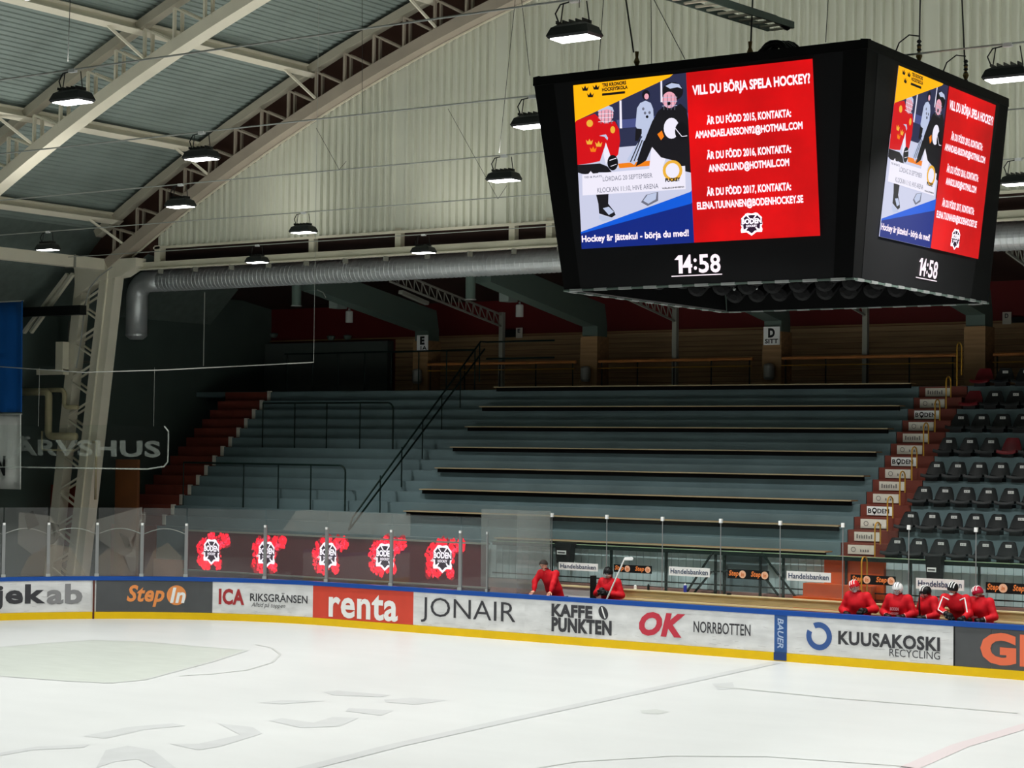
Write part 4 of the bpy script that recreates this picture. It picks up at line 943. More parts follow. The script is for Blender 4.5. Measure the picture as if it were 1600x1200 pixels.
def screen(F_, R_, lab):
    scr = MB().poly([F_.P(u, v, 0) for u, v in ((R_[0], R_[3]), (R_[2], R_[3]), (R_[2], R_[1]), (R_[0], R_[1]))]).build('screen', s_black, sb, label=lab)
    xm_ = st(1079.5, 240)[0]
    def W(s, t, l): return F_.P(R_[0]+(R_[2]-R_[0])*s, R_[3]+(R_[1]-R_[3])*t, l)
    def poly(pts, m, l, name='picture_shape', conv=zq, clip=True):
        q = [st(*(conv(*p) if conv else p)) for p in pts]
        q = [(min(max(s, 0), xm_), min(max(t, 0), 1)) for s, t in q]
        MB().poly([W(s, t, l) for s, t in q]).build(name, m, scr)
    def ell(cx, cy, rx, ry, m, l, name='picture_shape'):
        poly([(cx+rx*math.cos(i*pi/10), cy+ry*math.sin(i*pi/10)) for i in range(20)], m, l, name)
    def line(pts, w, m, l, name='picture_line'):
        mb = MB()
        for (ax, ay), (bx, by) in zip(pts[:-1], pts[1:]):
            d = math.hypot(bx-ax, by-ay); nx, ny = -(by-ay)/d*w/2, (bx-ax)/d*w/2
            q = [st(*zq(*p)) for p in ((ax-nx, ay-ny), (ax+nx, ay+ny), (bx+nx, by+ny), (bx-nx, by-ny))]
            mb.poly([W(min(max(s, 0), 1), t, l) for s, t in q])
        mb.build(name, m, scr)
    def txt(body, xl, yl, xr, yr, h, m, l, bold=0., shear=0., name='lettering'):
        s0, t0 = st(xl, yl); s1, t1 = st(xr, yr); _, th = st((xl+xr)/2, (yl+yr)/2-h); tb = (t0+t1)/2
        fn_ = lambda u, v: W(s0+(s1-s0)*u, tb+(th-tb)*v, l)
        (put_fat(MB(), body, fn_, bold) if bold > .004 else put_text(MB(), body, fn_)).build(name, m, scr)
    def ztxt(body, x0, y0, x1, y1, h, m, l, bold=0.): a = zq(x0, y0); b = zq(x1, y1); txt(body, a[0], a[1], b[0], b[1], h*280/1200, m, l, bold)
    # --- poster half
    xm = st(1079.5, 240)[0]
    MB().poly([W(0, 0, .5), W(xm, 0, .5), W(xm, 1, .5), W(0, 1, .5)]).build('picture_ice', s_ice, scr)
    MB().poly([W(0, .60, 1), W(xm, .60, 1), W(xm, 1, 1), W(0, 1, 1)]).build('picture_backdrop', s_night, scr)
    poly([(360, 290), (480, 280), (610, 262), (850, 240), (850, 290), (600, 330), (375, 345)], s_band, 2)
    poly([(380, 160), (394, 158), (398, 345), (382, 345)], s_box, 3); poly([(654, 20), (666, 18), (668, 170), (656, 170)], s_box, 3)
    # far white-jersey skater
    poly([(520, 175), (555, 160), (590, 175), (606, 215), (610, 280), (590, 330), (560, 400), (530, 400), (500, 350), (488, 330), (498, 210)], s_wj, 4); ell(558, 122, 26, 34, s_black, 5); ell(562, 132, 15, 20, s_pink, 6)
    ell(540, 215, 8, 10, s_grey, 6); ell(552, 243, 8, 10, s_grey, 6); ell(582, 240, 8, 10, s_grey, 6); ell(566, 268, 9, 10, s_ink, 6); poly([(490, 345), (530, 350), (530, 380), (505, 430), (485, 430)], s_black, 6)
    # red player
    poly([(60, 645), (60, 590), (110, 590), (250, 580), (300, 600), (330, 640), (240, 640), (230, 660), (130, 650)], s_black, 4)
    poly([(60, 300), (160, 268), (215, 248), (240, 270), (300, 310), (350, 298), (378, 350), (385, 430), (372, 520), (350, 545), (310, 520), (290, 440), (265, 520), (250, 565), (180, 580), (60, 594)], s_plred, 7)
    poly([(272, 510), (290, 440), (318, 520), (305, 560), (290, 590)], s_box, 8); ell(336, 575, 36, 52, s_ink, 9); line([(315, 560), (360, 545)], 5, s_box, 10); line([(322, 600), (362, 585)], 4, s_box, 10)
    ell(290, 250, 50, 62, s_pink, 9); poly([(235, 235), (250, 205), (300, 190), (335, 205), (345, 235), (300, 215)], s_wj, 10)
    for k in range(4): line([(262+22*k, 225), (258+24*k, 315)], 4, s_grey, 11)
    for k in range(3): line([(240, 250+26*k), (340, 245+26*k)], 4, s_box, 11)
    ell(182, 312, 22, 24, s_gold, 8); ell(336, 355, 16, 24, s_gold, 8)
    for cx, cy in ((180, 435), (242, 450), (205, 485)):
        poly([(cx-24, cy-14), (cx-10, cy), (cx, cy-20), (cx+10, cy), (cx+24, cy-14), (cx+16, cy+18), (cx-16, cy+18)], s_gold if cy < 480 else s_or, 8, 'crown')
    poly([(245, 395), (290, 385), (305, 410), (300, 425), (280, 402)], s_wj, 8)
    # ice-level orange strip and pads
    poly([(370, 582), (600, 560), (660, 575), (660, 590), (380, 612)], s_or, 4)
    poly([(540, 395), (560, 400), (556, 425), (520, 520), (480, 590), (430, 560), (470, 490)], s_wj, 8)
    for k in range(3): line([(455+24*k, 570-5*k), (520+14*k, 420+4*k)], 7, s_black, 9)
    # black-jersey player
    poly([(640, 230), (690, 190), (730, 215), (790, 180), (830, 220), (890, 300), (890, 640), (810, 630), (740, 560), (660, 540), (600, 470), (560, 560), (530, 580), (490, 600), (560, 400), (600, 300)], s_black, 10)
    poly([(600, 440), (640, 470), (690, 550), (660, 640), (580, 620), (590, 520)], s_box, 9)
    ell(738, 98, 70, 62, s_black, 11); ell(716, 155, 48, 55, s_pink, 12); ell(712, 178, 12, 14, s_ink, 13)
    poly([(690, 62), (730, 42), (780, 50), (800, 80), (770, 70), (720, 80)], s_wj, 12)
    for k in range(4): line([(676+26*k, 120), (680+24*k, 222)], 4, s_grey, 14)
    for k in range(3): line([(668, 140+28*k), (768, 136+28*k)], 3, s_wj, 14)
    ell(730, 345, 52, 70, s_box, 12); ell(795, 365, 42, 62, s_ink, 13); line([(755, 345), (800, 400), (835, 395)], 5, s_box, 14)
    poly([(635, 385), (665, 360), (680, 400), (660, 425)], s_or, 12)
    # lower half: leg and skate
    poly([(225, 790), (308, 782), (306, 850), (345, 900), (355, 925), (330, 942), (290, 930), (245, 915), (240, 850)], s_black, 9); poly([(270, 880), (310, 870), (345, 905), (310, 925)], s_wj, 10); poly([(245, 925), (330, 945), (345, 955), (270, 970), (245, 950)], s_wj, 8)
    poly([(525, 840), (560, 790), (640, 770), (640, 830), (570, 865)], s_grey, 8); poly([(540, 830), (570, 790), (630, 775), (625, 820), (575, 850)], s_wj, 9)
    # yellow corner
    poly([(60, 20), (740, -20), (720, 2), (92, 295), (60, 310)], s_yel, 15, 'yellow_corner')
    for cx, cy in ((152, 76), (226, 68), (188, 120)): poly([(cx-24, cy-12), (cx-10, cy+4), (cx, cy-18), (cx+10, cy+4), (cx+24, cy-12), (cx+16, cy+18), (cx-16, cy+18)], s_ink, 16, 'crown')
    ztxt('TRE KRONORS', 266, 68, 428, 54, 26, s_ink, 16, .05); ztxt('HOCKEYSKOLA', 266, 98, 438, 84, 26, s_ink, 16, .05); poly([(266, 112), (420, 96), (420, 112), (266, 128)], s_ink, 16, 'small_print')
    # blue corner
    poly([(60, 1055), (104, 1040), (858, 770), (900, 755), (900, 1180), (60, 1180)], s_lblue, 17, 'blue_corner'); poly([(60, 1064), (104, 1052), (860, 850), (900, 838), (900, 1180), (60, 1180)], s_navy, 18, 'navy_corner')
    # white date box
    poly([(133, 655), (175, 650), (190, 632), (205, 648), (822, 596), (826, 752), (136, 795)], s_box, 19, 'date_box')
    ztxt('TID & PLATS', 146, 680, 266, 672, 13, s_grey, 20, .02); ztxt('LÖRDAG 20 SEPTEMBER', 272, 698, 604, 678, 38, s_grey, 20, .0); ztxt('KLOCKAN 11:10, HIVE ARENA', 236, 780, 644, 754, 38, s_grey, 20, .0)
    ell(738, 628, 66, 70, s_gold, 20, 'round_badge'); ell(738, 628, 46, 50, s_box, 21, 'round_badge'); ztxt('PUCKEY', 690, 706, 790, 698, 26, s_ink, 21, .05); ztxt('VÄLKOMMEN!', 668, 752, 815, 743, 13, s_ink, 21, .03)
    txt('Hockey är jättekul - börja du med!', 911, 382, 1078, 372, 14, s_white, 22, .03)
    # --- red half
    MB().poly([W(xm, 0, 23), W(1, 0, 23), W(1, 1, 23), W(xm, 1, 23)]).build('red_field', s_red, scr)
    txt('VILL DU BÖRJA SPELA HOCKEY?', 1084, 153, 1268, 136, 24, s_white, 25, .04)
    for a, b, y in (('ÄR DU FÖDD 2015, KONTAKTA:', 'AMANDAELARSSON92@HOTMAIL.COM', 195), ('ÄR DU FÖDD 2016, KONTAKTA:', 'ANNSOLUND@HOTMAIL.COM', 250), ('ÄR DU FÖDD 2017, KONTAKTA:', 'ELENA.TUUNANEN@BODENHOCKEY.SE', 308)):
        txt(a, 1106, y, 1238, y-8.5, 17, s_white, 25, .04)
        w = {195: (1088, 1256), 250: (1109, 1235), 308: (1091, 1257)}[y]; txt(b, w[0], y+22, w[1], y+13, 16, s_white, 25, .04)
    def cf(u, v, l): s, t = st(1176+17*u, 349-17.5*v-.06*17*u); return W(s, t, 25+l)
    crest(cf, scr)
    # clock
    def W2(x, y, l): s, t = st(x, y); return W(s, t, l)
    MB().poly([W2(x_, y_, 2) for x_, y_ in ((1054.5, 406), (1060.5, 399), (1067, 398.6), (1067.6, 427.2), (1061.4, 427.5), (1061, 406))]).build('clock_digit', s_white, scr)
    for body, x0, x1 in (('4', 1068, 1083), (':', 1085, 1090), ('5', 1093, 1109), ('8', 1111, 1127)):
        yb = 427.5-(x0-1055)*.025; h = 29 if body != ':' else 18; yb -= 5 if body == ':' else 0
        s0, t0 = st(x0, yb); s1, _ = st(x1, yb); _, th = st(x0, yb-h)
        put_text(MB(), body, lambda u, v: W(s0+(s1-s0)*u, t0+(th-t0)*v, 2), .022).build('clock_digit', s_white, scr)
    MB().poly([W2(1050, 431, 2), W2(1129, 427.5, 2), W2(1129, 429, 2), W2(1050, 432.5, 2)]).build('clock_underline', s_white, scr)
for Fc, nm_ in ((FA, 'left'), (FB, 'right')):
    wT = 4.98 if Fc is FA else 4.89; H_ = -2.95
    MB().poly([Fc.P(.33, -.06, 0)-Fc.N*.008, Fc.P(wT-.33, -.06, 0)-Fc.N*.008, Fc.P(wT-.60, H_+.01, 0)-Fc.N*.008, Fc.P(.60, H_+.01, 0)-Fc.N*.008]).build('face_sheet', m_sbf, sb)
screen(FA, A_, 'front lit screen with poster and red text'); screen(FB, B_, 'right lit screen with the same picture foreshortened')
# back screens are not in view; hoists, cables and tray above
m_rope = mat('steel_rope', (60, 60, 58), .5, .4)
def hoist(x, y, xt, Y, lab):
    p = onY(x, y, Y); p.z = 9.79; q = onY(xt, 0, Y); d = (q-p).normalized(); top = p+d*7.2
    t = thing('hoist_rope', p, lab, 'rope', 'ropes carrying the scoreboard')
    MB().tube([p+d*.3, top], .012, 5).build('rope', m_rope, t)
    MB().lathe(p, [(.02, 0), (.035, .05), (.02, .1), (.045, .16), (.02, .22), (.03, .3)], 8).build('turnbuckle', mat('brass_dark', (120, 96, 50), .5, .3), t)
hoist(995, 100, 978, 23.0, 'hoist rope with turnbuckle at the left part of the scoreboard top')
hoist(1172, 82, 1176, 23.2, 'hoist rope with turnbuckle beside the cable coil')
hoist(1436, 92, 1438, 24.6, 'hoist rope with black chain block, first right of the near corner')
hoist(1509, 124, 1503, 26.2, 'hoist rope with black chain block near the right scoreboard corner')
for i, (x, y, xt) in enumerate(((935, 110, 943), (1018, 101, 1017), (1290, 66, 1294), (1070, 92, 1022), (828, 118, 815))):
    p = onY(x, y, 23.5 if i != 4 else 25.5); q = onY(xt, 0, 23.5 if i != 4 else 25.5); MB().tube([p, p+(q-p)*2.2 if i != 4 else p+(q-p)*1.6], .006, 4).build('guy_wire', m_rope, label='thin dark guy wire above the scoreboard, %s' % ['left of the first hoist rope', 'just right of the first hoist rope', 'left of the near corner', 'slanting between hoist rope and cable tray', 'slanting to the left top corner'][i], cat='wire', group='guy wires above the scoreboard')
for X, Y, z in ((onY(1436, 92, 24.6).x, 24.6, 9.8), (onY(1509, 124, 26.2).x, 26.2, 9.8)):
    t = thing('chain_block', (X, Y, z), 'black chain block with a curved cable on the scoreboard top '+('nearer the near corner' if Y < 25 else 'nearer the right corner'), 'hoist', 'chain blocks on the scoreboard')
    for k in range(6): MB().lathe((X, Y, z+.05+k*.055), [(.02, 0), (.035, .02), (.02, .045)], 8).build('chain_link', m_black, t)
    MB().tube([(X, Y, z+.42), (X-.12, Y-.05, z+.44), (X-.24, Y-.1, z+.34), (X-.3, Y-.12, z+.18), (X-.32, Y-.14, z)], .01, 5).build('curved_cable', m_black, t)
# cable tray
e = onY(1215, 40, 24.2); s_ = onX(1095, 2, e.x)
tr_ = thing('cable_tray', (e.x, e.y, e.z), 'ladder cable tray coming from the upper left down to the scoreboard top', 'cable tray')
Ya, Yb_ = 12.0, e.y+.1
zt_ = lambda Y: e.z+(s_.z-e.z)*(Y-e.y)/(s_.y-e.y)
for dx in (-.19, .19): MB().beam((e.x+dx, Ya, zt_(Ya)), (e.x+dx, Yb_, zt_(Yb_)), .03, .09).build('side_rail', m_greyg, tr_)
Y = Ya
while Y < Yb_: MB().box(e.x-.18, e.x+.18, Y, Y+.05, zt_(Y)-.035, zt_(Y)-.01).build('rung', m_paint, tr_); Y += .3
MB().tube([(e.x+.1, Ya, zt_(Ya)+.02), (e.x+.1, Yb_-.4, zt_(Yb_)+.03), (e.x+.1, Yb_, zt_(Yb_)-.02)], .05, 8).build('cable_bundle', m_black, tr_)
cc = onY(1216, 60, 24.3)
cl = thing('cable_coil', (cc.x, cc.y, 9.8), 'coiled bundle of black cables lying on the scoreboard top under the tray', 'cable')
rnd = random.Random(3)
for k in range(16):
    r_ = .19+.05*rnd.random(); ox, oz = rnd.uniform(-.05, .05), rnd.uniform(-.02, .06); ph = rnd.uniform(-.35, .35)
    MB().tube([(cc.x+ox+r_*math.cos(a)*math.cos(ph), cc.y+r_*math.cos(a)*math.sin(ph)+k*.02-.15, 10.03+oz+r_*math.sin(a)) for a in [2*pi*i/18 for i in range(18)]], .018, 5, closed=True).build('coil_loop', m_black, cl)
for k in range(3): MB().tube([(cc.x+.1, cc.y, 10.15), (cc.x+.3+.02*k, cc.y-.05, 10.16-.02*k), (cc.x+.45+.03*k, cc.y-.05, 10.0), (cc.x+.5+.03*k, cc.y-.05, 9.8)], .01, 5).build('loose_loop', m_dark, cl)
# ================================================================== LAMPS
ZL = 9.90
rows = {14.3: [-32, -24, -16, -8, 0, 8], 19.2: [-37, -28.9, -20.64, -12.31, -4, 4.3], 24.2: [-37, -29.9, -22.9, -16.24, -8.96, -1.9, 5], 28.9: [-35.8, -27.9, -20.0, -12.1, -4.2, 3.7],
        33.8: [-37.11, -28.84, -20.6, -12.31, -4, 4.3], 38.8: [-34.67, -29.23, -23.8, -18.3, -12.8, -7.3, 0]}
where = {(19.2, -20.64): 'in the upper left corner before the nearer arch truss', (19.2, -12.31): 'largest, at the top left of the scoreboard', (24.2, -22.9): 'near the eave, in front of the arch truss foot, upper',
 (24.2, -16.24): 'half hidden by the left scoreboard edge', (24.2, -8.96): 'at the right photo edge beside the scoreboard top', (28.9, -27.9): 'just below the upper lamp at the gable truss', (28.9, -20.0): 'in front of the gable left of the scoreboard',
 (33.8, -37.11): 'lowest at the left, left of the column head', (33.8, -28.84): 'in front of the lower edge of the gable', (33.8, -12.31): 'right photo edge, behind the scoreboard', (38.8, -34.67): 'at the left end of the duct', (38.8, -29.23): 'in front of the white eave beam near the scoreboard'}
m_house = mat('lamp_housing', (44, 46, 46), .4, .3)
def make_lamp():
    t = thing('high_bay_lamp', (0, 0, 0), 'x', 'lamp', 'high bay lamps above the ice')
    mb = MB(); vs = []
    for (w, d, z) in ((.27, .15, -.44), (.29, .17, -.41), (.25, .13, -.31), (.17, .08, -.27)): vs += [(-w, -d, z), (w, -d, z), (w, d, z), (-w, d, z)]
    fs = [(i*4+k, i*4+(k+1) % 4, i*4+4+(k+1) % 4, i*4+4+k) for i in range(3) for k in range(4)]+[(12, 13, 14, 15)]
    MB().add(vs, fs).build('housing', m_house, t)
    MB().poly([(-.25, -.135, -.435), (.25, -.135, -.435), (.26, .145, -.435), (-.26, .145, -.435)][::-1], .012, (0, 0, -1)).build('lens', m_lamp, t)
    for k in range(5): MB().box(-.2+.09*k, -.19+.09*k, -.1, .1, -.27, -.23).build('cooling_fin', m_house, t)
    for x in (-.2, .2): MB().tube([(x, 0, -.27), (x*.8, 0, -.02)], .008, 5).build('suspension', m_rope, t)
    MB().tube([(-.22, 0, -.24), (-.27, 0, -.12), (-.2, 0, -.02), (-.05, 0, 0)], .01, 5).build('power_lead', m_black, t)
    MB().box(-.06, .06, -.03, .03, -.02, .03).build('cable_clamp', m_wsign, t)
    MB().box(-.3, -.27, -.05, .05, -.4, -.33).build('end_bracket', m_house, t)
    return t
pl = make_lamp(); first = True
POW = 208
for Y, xs_ in rows.items():
    for k, X in enumerate(xs_):
        o = pl if first else copy_tree(pl); first = False
        o.location = (X, Y, ZL-.02); w_ = where.get((Y, X))
        o['label'] = 'lit high bay lamp '+(w_ or 'out of sight, %s row from the camera, %s along it' % (ORD[list(rows).index(Y)], ORD[k]))
        L = bpy.data.lights.new('high_bay_light', 'AREA'); L.shape = 'RECTANGLE'; L.size = .5; L.size_y = .27; L.energy = POW; L.color = (1, .993, .962); L.spread = math.radians(118)
        lo_ = bpy.data.objects.new('high_bay_light', L); C.objects.link(lo_); lo_.location = (X, Y, ZL-.475)
        L2 = bpy.data.lights.new('added_roof_fill', 'AREA'); L2.shape = 'RECTANGLE'; L2.size = .34; L2.size_y = .16; L2.energy = POW*.14; L2.color = (1, .985, .94)  # added upward fill light that brightens the roof and gable
        lu_ = bpy.data.objects.new('added_roof_fill', L2); C.objects.link(lu_); lu_.location = (X, Y, ZL+.05); lu_.rotation_euler = (pi, 0, 0)
    MB().tube([(-44.8, Y, ZL+.05*0), (20, Y, ZL)], .013, 6).build('catenary_wire', m_wire, label='long straight wire carrying the %s row of lamps from the camera' % ORD[list(rows).index(Y)], cat='wire', group='wires carrying the lamps')
w6a = onY(490, 566, 36.5)
MB().tube([(-44.8, 36.5, 6.75), onY(0, 573, 36.5), onY(130, 582, 36.5), onY(260, 578, 36.5), w6a], .014, 6).build('sagging_wire', m_wire, label='pale sagging wire ending in mid air below the duct', cat='wire')
MB().tube([w6a, (w6a.x, 36.5, 10.0+6)], .006, 4).build('drop_wire', m_wire, label='thin upright wire holding the end of the sagging wire', cat='wire')
for i, (xa, ya, xb, yb, Y) in enumerate(((106, 96, 110, -10, 19.2), (566, 180, 566, -20, 28.9), (530, 265, 494, 200, 33.8), (530, 265, 541, 252, 33.8), (778, 311, 700, 170, 38.8), (778, 311, 792, 290, 38.8), (780, 240, 805, 0, 28.9), (905, 12, 905, -30, 19.2))):
    MB().tube([onY(xa, ya, Y), onY(xb, yb, Y)], .006, 4).build('stay_wire', m_rope, label='thin dark stay wire, %s from the left, running up from a lamp wire' % ORD[i], cat='wire', group='thin stay wires')
# ================================================================== PEOPLE
def skin_mesh(chains, sub=2):
    """chains: list of lists of (pos, radius); equal positions are welded; first vertex is the root"""
    bm = bmesh.new(); lay = bm.verts.layers.skin.verify(); idx = {}
    def V(p, r):
        k = tuple(round(c, 4) for c in p)
        if k not in idx:
            v = bm.verts.new(p); rr = r if isinstance(r, tuple) else (r, r); v[lay].radius = rr; v[lay].use_root = len(idx) == 0; idx[k] = v
        return idx[k]
    for ch in chains:
        prev = None
        for p, r in ch:
            v = V(p, r)
            if prev is not None and prev is not v and not bm.edges.get((prev, v)): bm.edges.new((prev, v))
            prev = v
    me = bpy.data.meshes.new('tmp'); bm.to_mesh(me); bm.free(); o = bpy.data.objects.new('tmp', me); C.objects.link(o)
    o.modifiers.new('Skin', 'SKIN').use_smooth_shade = True; s_ = o.modifiers.new('Sub', 'SUBSURF'); s_.levels = sub; s_.render_levels = sub
    bpy.context.view_layer.update(); m2 = bpy.data.meshes.new_from_object(o.evaluated_get(bpy.context.evaluated_depsgraph_get()))
    vs = [v.co.copy() for v in m2.vertices]; fs = [tuple(p.vertices) for p in m2.polygons]
    bpy.data.objects.remove(o); bpy.data.meshes.remove(me); bpy.data.meshes.remove(m2); return vs, fs
def blob_mesh(chains):
    # smooth cloth volume grown around the bone chains
    mbd = bpy.data.metaballs.new('tmpball'); mbd.resolution = .035; mbd.render_resolution = .035; mbd.threshold = .6
    o = bpy.data.objects.new('tmpball', mbd); C.objects.link(o)
    for ch in chains:
        for (p, r), (q, s_) in zip(ch[:-1], ch[1:]):
            r = sum(r)/2 if isinstance(r, tuple) else r; s_ = sum(s_)/2 if isinstance(s_, tuple) else s_
            p = Vector(p); q = Vector(q); n = max(1, int((q-p).length/(min(r, s_)*.6)))
            for i in range(n+1):
                u = i/n; e = mbd.elements.new(); e.co = p.lerp(q, u); e.radius = (r+(s_-r)*u)*1.22
    bpy.context.view_layer.update(); m2 = bpy.data.meshes.new_from_object(o.evaluated_get(bpy.context.evaluated_depsgraph_get()))
    vs = [v.co.copy() for v in m2.vertices]; fs = [tuple(p.vertices) for p in m2.polygons]
    bpy.data.objects.remove(o); bpy.data.metaballs.remove(mbd); bpy.data.meshes.remove(m2); return vs, fs
def hand(mb, w, d, side, curl=.5, s=1.0, fat=1.0):
    """hand at wrist w pointing along d; five unequal bent fingers"""
    d = Vector(d).normalized(); lat = d.cross(Vector((0, 0, 1))); lat = lat.normalized() if lat.length > .1 else Vector((1, 0, 0)); lat *= side; dn = lat.cross(d).normalized()
    if dn.z > 0: dn = -dn
    w = Vector(w); mb.tube([w-d*.02, w+d*.03*s, w+d*.06*s, w+d*.09*s], [.026*s*fat, .036*s*fat, .04*s*fat, .034*s*fat], 8)
    for k, (L, o) in enumerate(((.075, -.032), (.085, -.011), (.08, .011), (.062, .031))):
        b = w+d*.085*s+lat*o*s*fat; m_ = b+d*L*.45*s+dn*curl*.02*s; e = m_+d*L*.4*s*(1-curl*.7)+dn*L*.6*curl*s
        mb.tube([b, m_, e], [.0095*s*fat, .009*s*fat, .0075*s*fat], 6)
    b = w+d*.03*s-lat*.034*s*fat; mb.tube([b, b-lat*.025*s+d*.025*s+dn*.008, b-lat*.03*s+d*.06*s+dn*.02*s], [.012*s*fat, .011*s*fat, .008*s*fat], 6)
def person(loc, label, J, rotz=0, hair=None, helmet=None, cage=True, gloves=None, chin=None, stripes=None, bulk=1.0, front=None, tilt=0, group='players and staff on the bench'):
    t = thing('person', loc, label, 'person', group); t.rotation_euler = (0, 0, rotz)
    WL[t.name] = Vector((0, 0, 0))      # parts are modelled in the person's own space
    pel, ch, nk, hd = [Vector(J[k]) for k in ('pelvis', 'chest', 'neck', 'head')]
    up = (hd-nk).normalized(); mid = pel.lerp(ch, .5)
    fw = Vector((0, -1, 0)); fw = (fw-up*fw.dot(up)).normalized(); hx = up.cross(fw)
    if tilt: hx = hx
    chains = [[(pel, .13), (mid, .125), (ch, .14), (nk-up*.06, .07), (nk, .055), (hd-up*.07, .07), (hd, .092), (hd+up*.07, .082), (hd+up*.105, .045)]]
    for s in ('l', 'r'):
        chains.append([(ch, .14), (Vector(J['sh'+s]), .065), (Vector(J['el'+s]), .047), (Vector(J['wr'+s]), .032)])
        chains.append([(pel, .13), (Vector(J['hip'+s]), .09), (Vector(J['kn'+s]), .062), (Vector(J['an'+s]), .042), (Vector(J['an'+s])+Vector((0, -.1, -.03)), .045), (Vector(J['an'+s])+Vector((0, -.17, -.04)), .03)])
    mb = MB(); mb.add(*skin_mesh(chains))
    mb.lathe(hd-up*.018+fw*.088, [(.016, -.01), (.013, .012), (.006, .026)], 6, axis=fw)       # nose
    for sx in (-1, 1): mb.lathe(hd+hx*sx*.088-up*.01, [(.02, -.006), (.026, .004), (.016, .014)], 8, axis=hx*sx)  # ears
    for s, sd_ in (('l', -1), ('r', 1)):
        if not gloves: w = Vector(J['wr'+s]); dd = J.get('hd'+s) or (w-Vector(J['el'+s])); hand(mb, w, dd, sd_, J.get('curl', .5), 1.15)
    mb.build('body', m_skin, t, smooth=True)
    fc = MB()
    for sx in (-1, 1): fc.lathe(hd+hx*sx*.032+up*.01+fw*.083, [(.012, 0), (.009, .006)], 8, axis=fw)
    fc.build('eyes', m_ink, t); MB().beam(hd-up*.052+fw*.082-hx*.025, hd-up*.052+fw*.082+hx*.025, .012, .008, up=fw).build('mouth', mat('lip', (150, 80, 74)), t)
    b = bulk
    jc = [[(pel+Vector((0, 0, .0)), (.21*b, .18*b)), (mid, (.23*b, .18*b)), (ch, (.24*b, .18*b)), (ch.lerp(nk, .55), (.17*b, .14*b)), (nk+Vector((0, .01, -.015)), (.085, .08))]]
    for s in ('l', 'r'):
        S_, E_, W_ = Vector(J['sh'+s]), Vector(J['el'+s]), Vector(J['wr'+s])
        jc.append([(ch, (.24*b, .18*b)), (S_, .12*b), (S_.lerp(E_, .55), .10*b), (E_, .10*b), (E_.lerp(W_, .55), .085*b), (E_.lerp(W_, .93), .066*b)])
    for dx in (-.12*b, .12*b): jc.append([(pel+Vector((dx, 0, -.02)), .155*b), (mid+Vector((dx*1.05, 0, 0)), .155*b), (ch+Vector((dx*1.05, 0, .0)), .14*b)])
    js = MB().add(*blob_mesh(jc)); jo = js.build('jersey', m_jersey, t, smooth=True)
    if J.get('collar', True): MB().tube([nk+Vector((.07*math.cos(a), .065*math.sin(a), .03)) for a in [2*pi*i/12 for i in range(12)]], .018, 6, closed=True).build('collar', mat('collar_dark', (110, 8, 20)), jo)
    pc = [[(pel, (.18, .15)), (Vector(J['hipl']), .12), (Vector(J['knl']), .09), (Vector(J['anl'])+Vector((0, 0, .08)), .065)], [(pel, (.18, .15)), (Vector(J['hipr']), .12), (Vector(J['knr']), .09), (Vector(J['anr'])+Vector((0, 0, .08)), .065)]]
    MB().add(*skin_mesh(pc, 1)).build('trousers', m_black, t, smooth=True)
    for s in ('l', 'r'): a_ = Vector(J['an'+s]); MB().add(*skin_mesh([[(a_+Vector((0, .03, .04)), .06), (a_+Vector((0, .02, -.03)), .055), (a_+Vector((0, -.12, -.04)), .05), (a_+Vector((0, -.2, -.045)), .035)]], 1)).build('boot', m_dark, t, smooth=True)
    if gloves:
        for s, sd_ in (('l', -1), ('r', 1)):
            g = MB(); w = Vector(J['wr'+s]); dd = Vector(J.get('hd'+s) or (w-Vector(J['el'+s]))).normalized(); g.tube([w-dd*.1, w-dd*.02, w+dd*.02], [.06, .062, .05], 10); hand(g, w, dd, sd_, .8, 1.35, 1.5); go = g.build('glove', m_black, t, smooth=True)
            c = MB(); c.tube([w-dd*.1, w-dd*.085], [.064, .064], 10); c.build('glove_cuff', m_wsign, go)
    if hair: 
        vs, fs = dome(hd, up, fw, hx, .117, .02, -.05, .045); MB().add(vs, fs).build('hair', mat('dark_hair', (44, 36, 32), .7), t, smooth=True)
    if helmet:
        c1, c2 = helmet; vs, fs = dome(hd, up, fw, hx, .128, -.03, -.09, .035); ho = MB().add(vs, fs).build('helmet', c1, t, smooth=True)
        for sx in (-.055, 0, .055): MB().tube([hd+hx*sx+(fw*math.sin(a)+up*math.cos(a))*.134*math.sqrt(max(.2, 1-(sx/.13)**2)) for a in [-.9+1.9*i/8 for i in range(9)]], .011, 5).build('helmet_stripe', c2, ho)
        if cage:
            g = MB()
            for sx in (-.07, -.025, .025, .07): g.tube([hd+hx*sx+up*.03+fw*.125, hd+hx*sx*.9-up*.04+fw*.145, hd+hx*sx*.6-up*.1+fw*.11], .0045, 5)
            for z_, r_ in ((.02, .125), (-.03, .14), (-.075, .125)): g.tube([hd+up*z_+hx*math.sin(a)*r_*.85+fw*math.cos(a)*r_ for a in [-1.2+2.4*i/8 for i in range(9)]], .0045, 5)
            g.build('face_cage', m_steel, ho)
    if chin: MB().add(*skin_mesh([[(hd-up*.085+fw*.07-hx*.05, .028), (hd-up*.1+fw*.10, .04), (hd-up*.085+fw*.07+hx*.05, .028)]], 1)).build('chin_guard', chin, t, smooth=True)
    if stripes:
        for s in ('l', 'r'):
            S_, E_, W_ = Vector(J['sh'+s]), Vector(J['el'+s]), Vector(J['wr'+s]); o_ = Vector((0, -.09*b, .03))
            MB().tube([ch.lerp(S_, .5)+Vector((0, -.15*b, .04)), S_+o_, S_.lerp(E_, .5)+o_, E_+Vector((0, -.088*b, 0)), E_.lerp(W_, .6)+Vector((0, -.07*b, 0))], .016, 6).build('sleeve_stripe', m_wsign, jo)
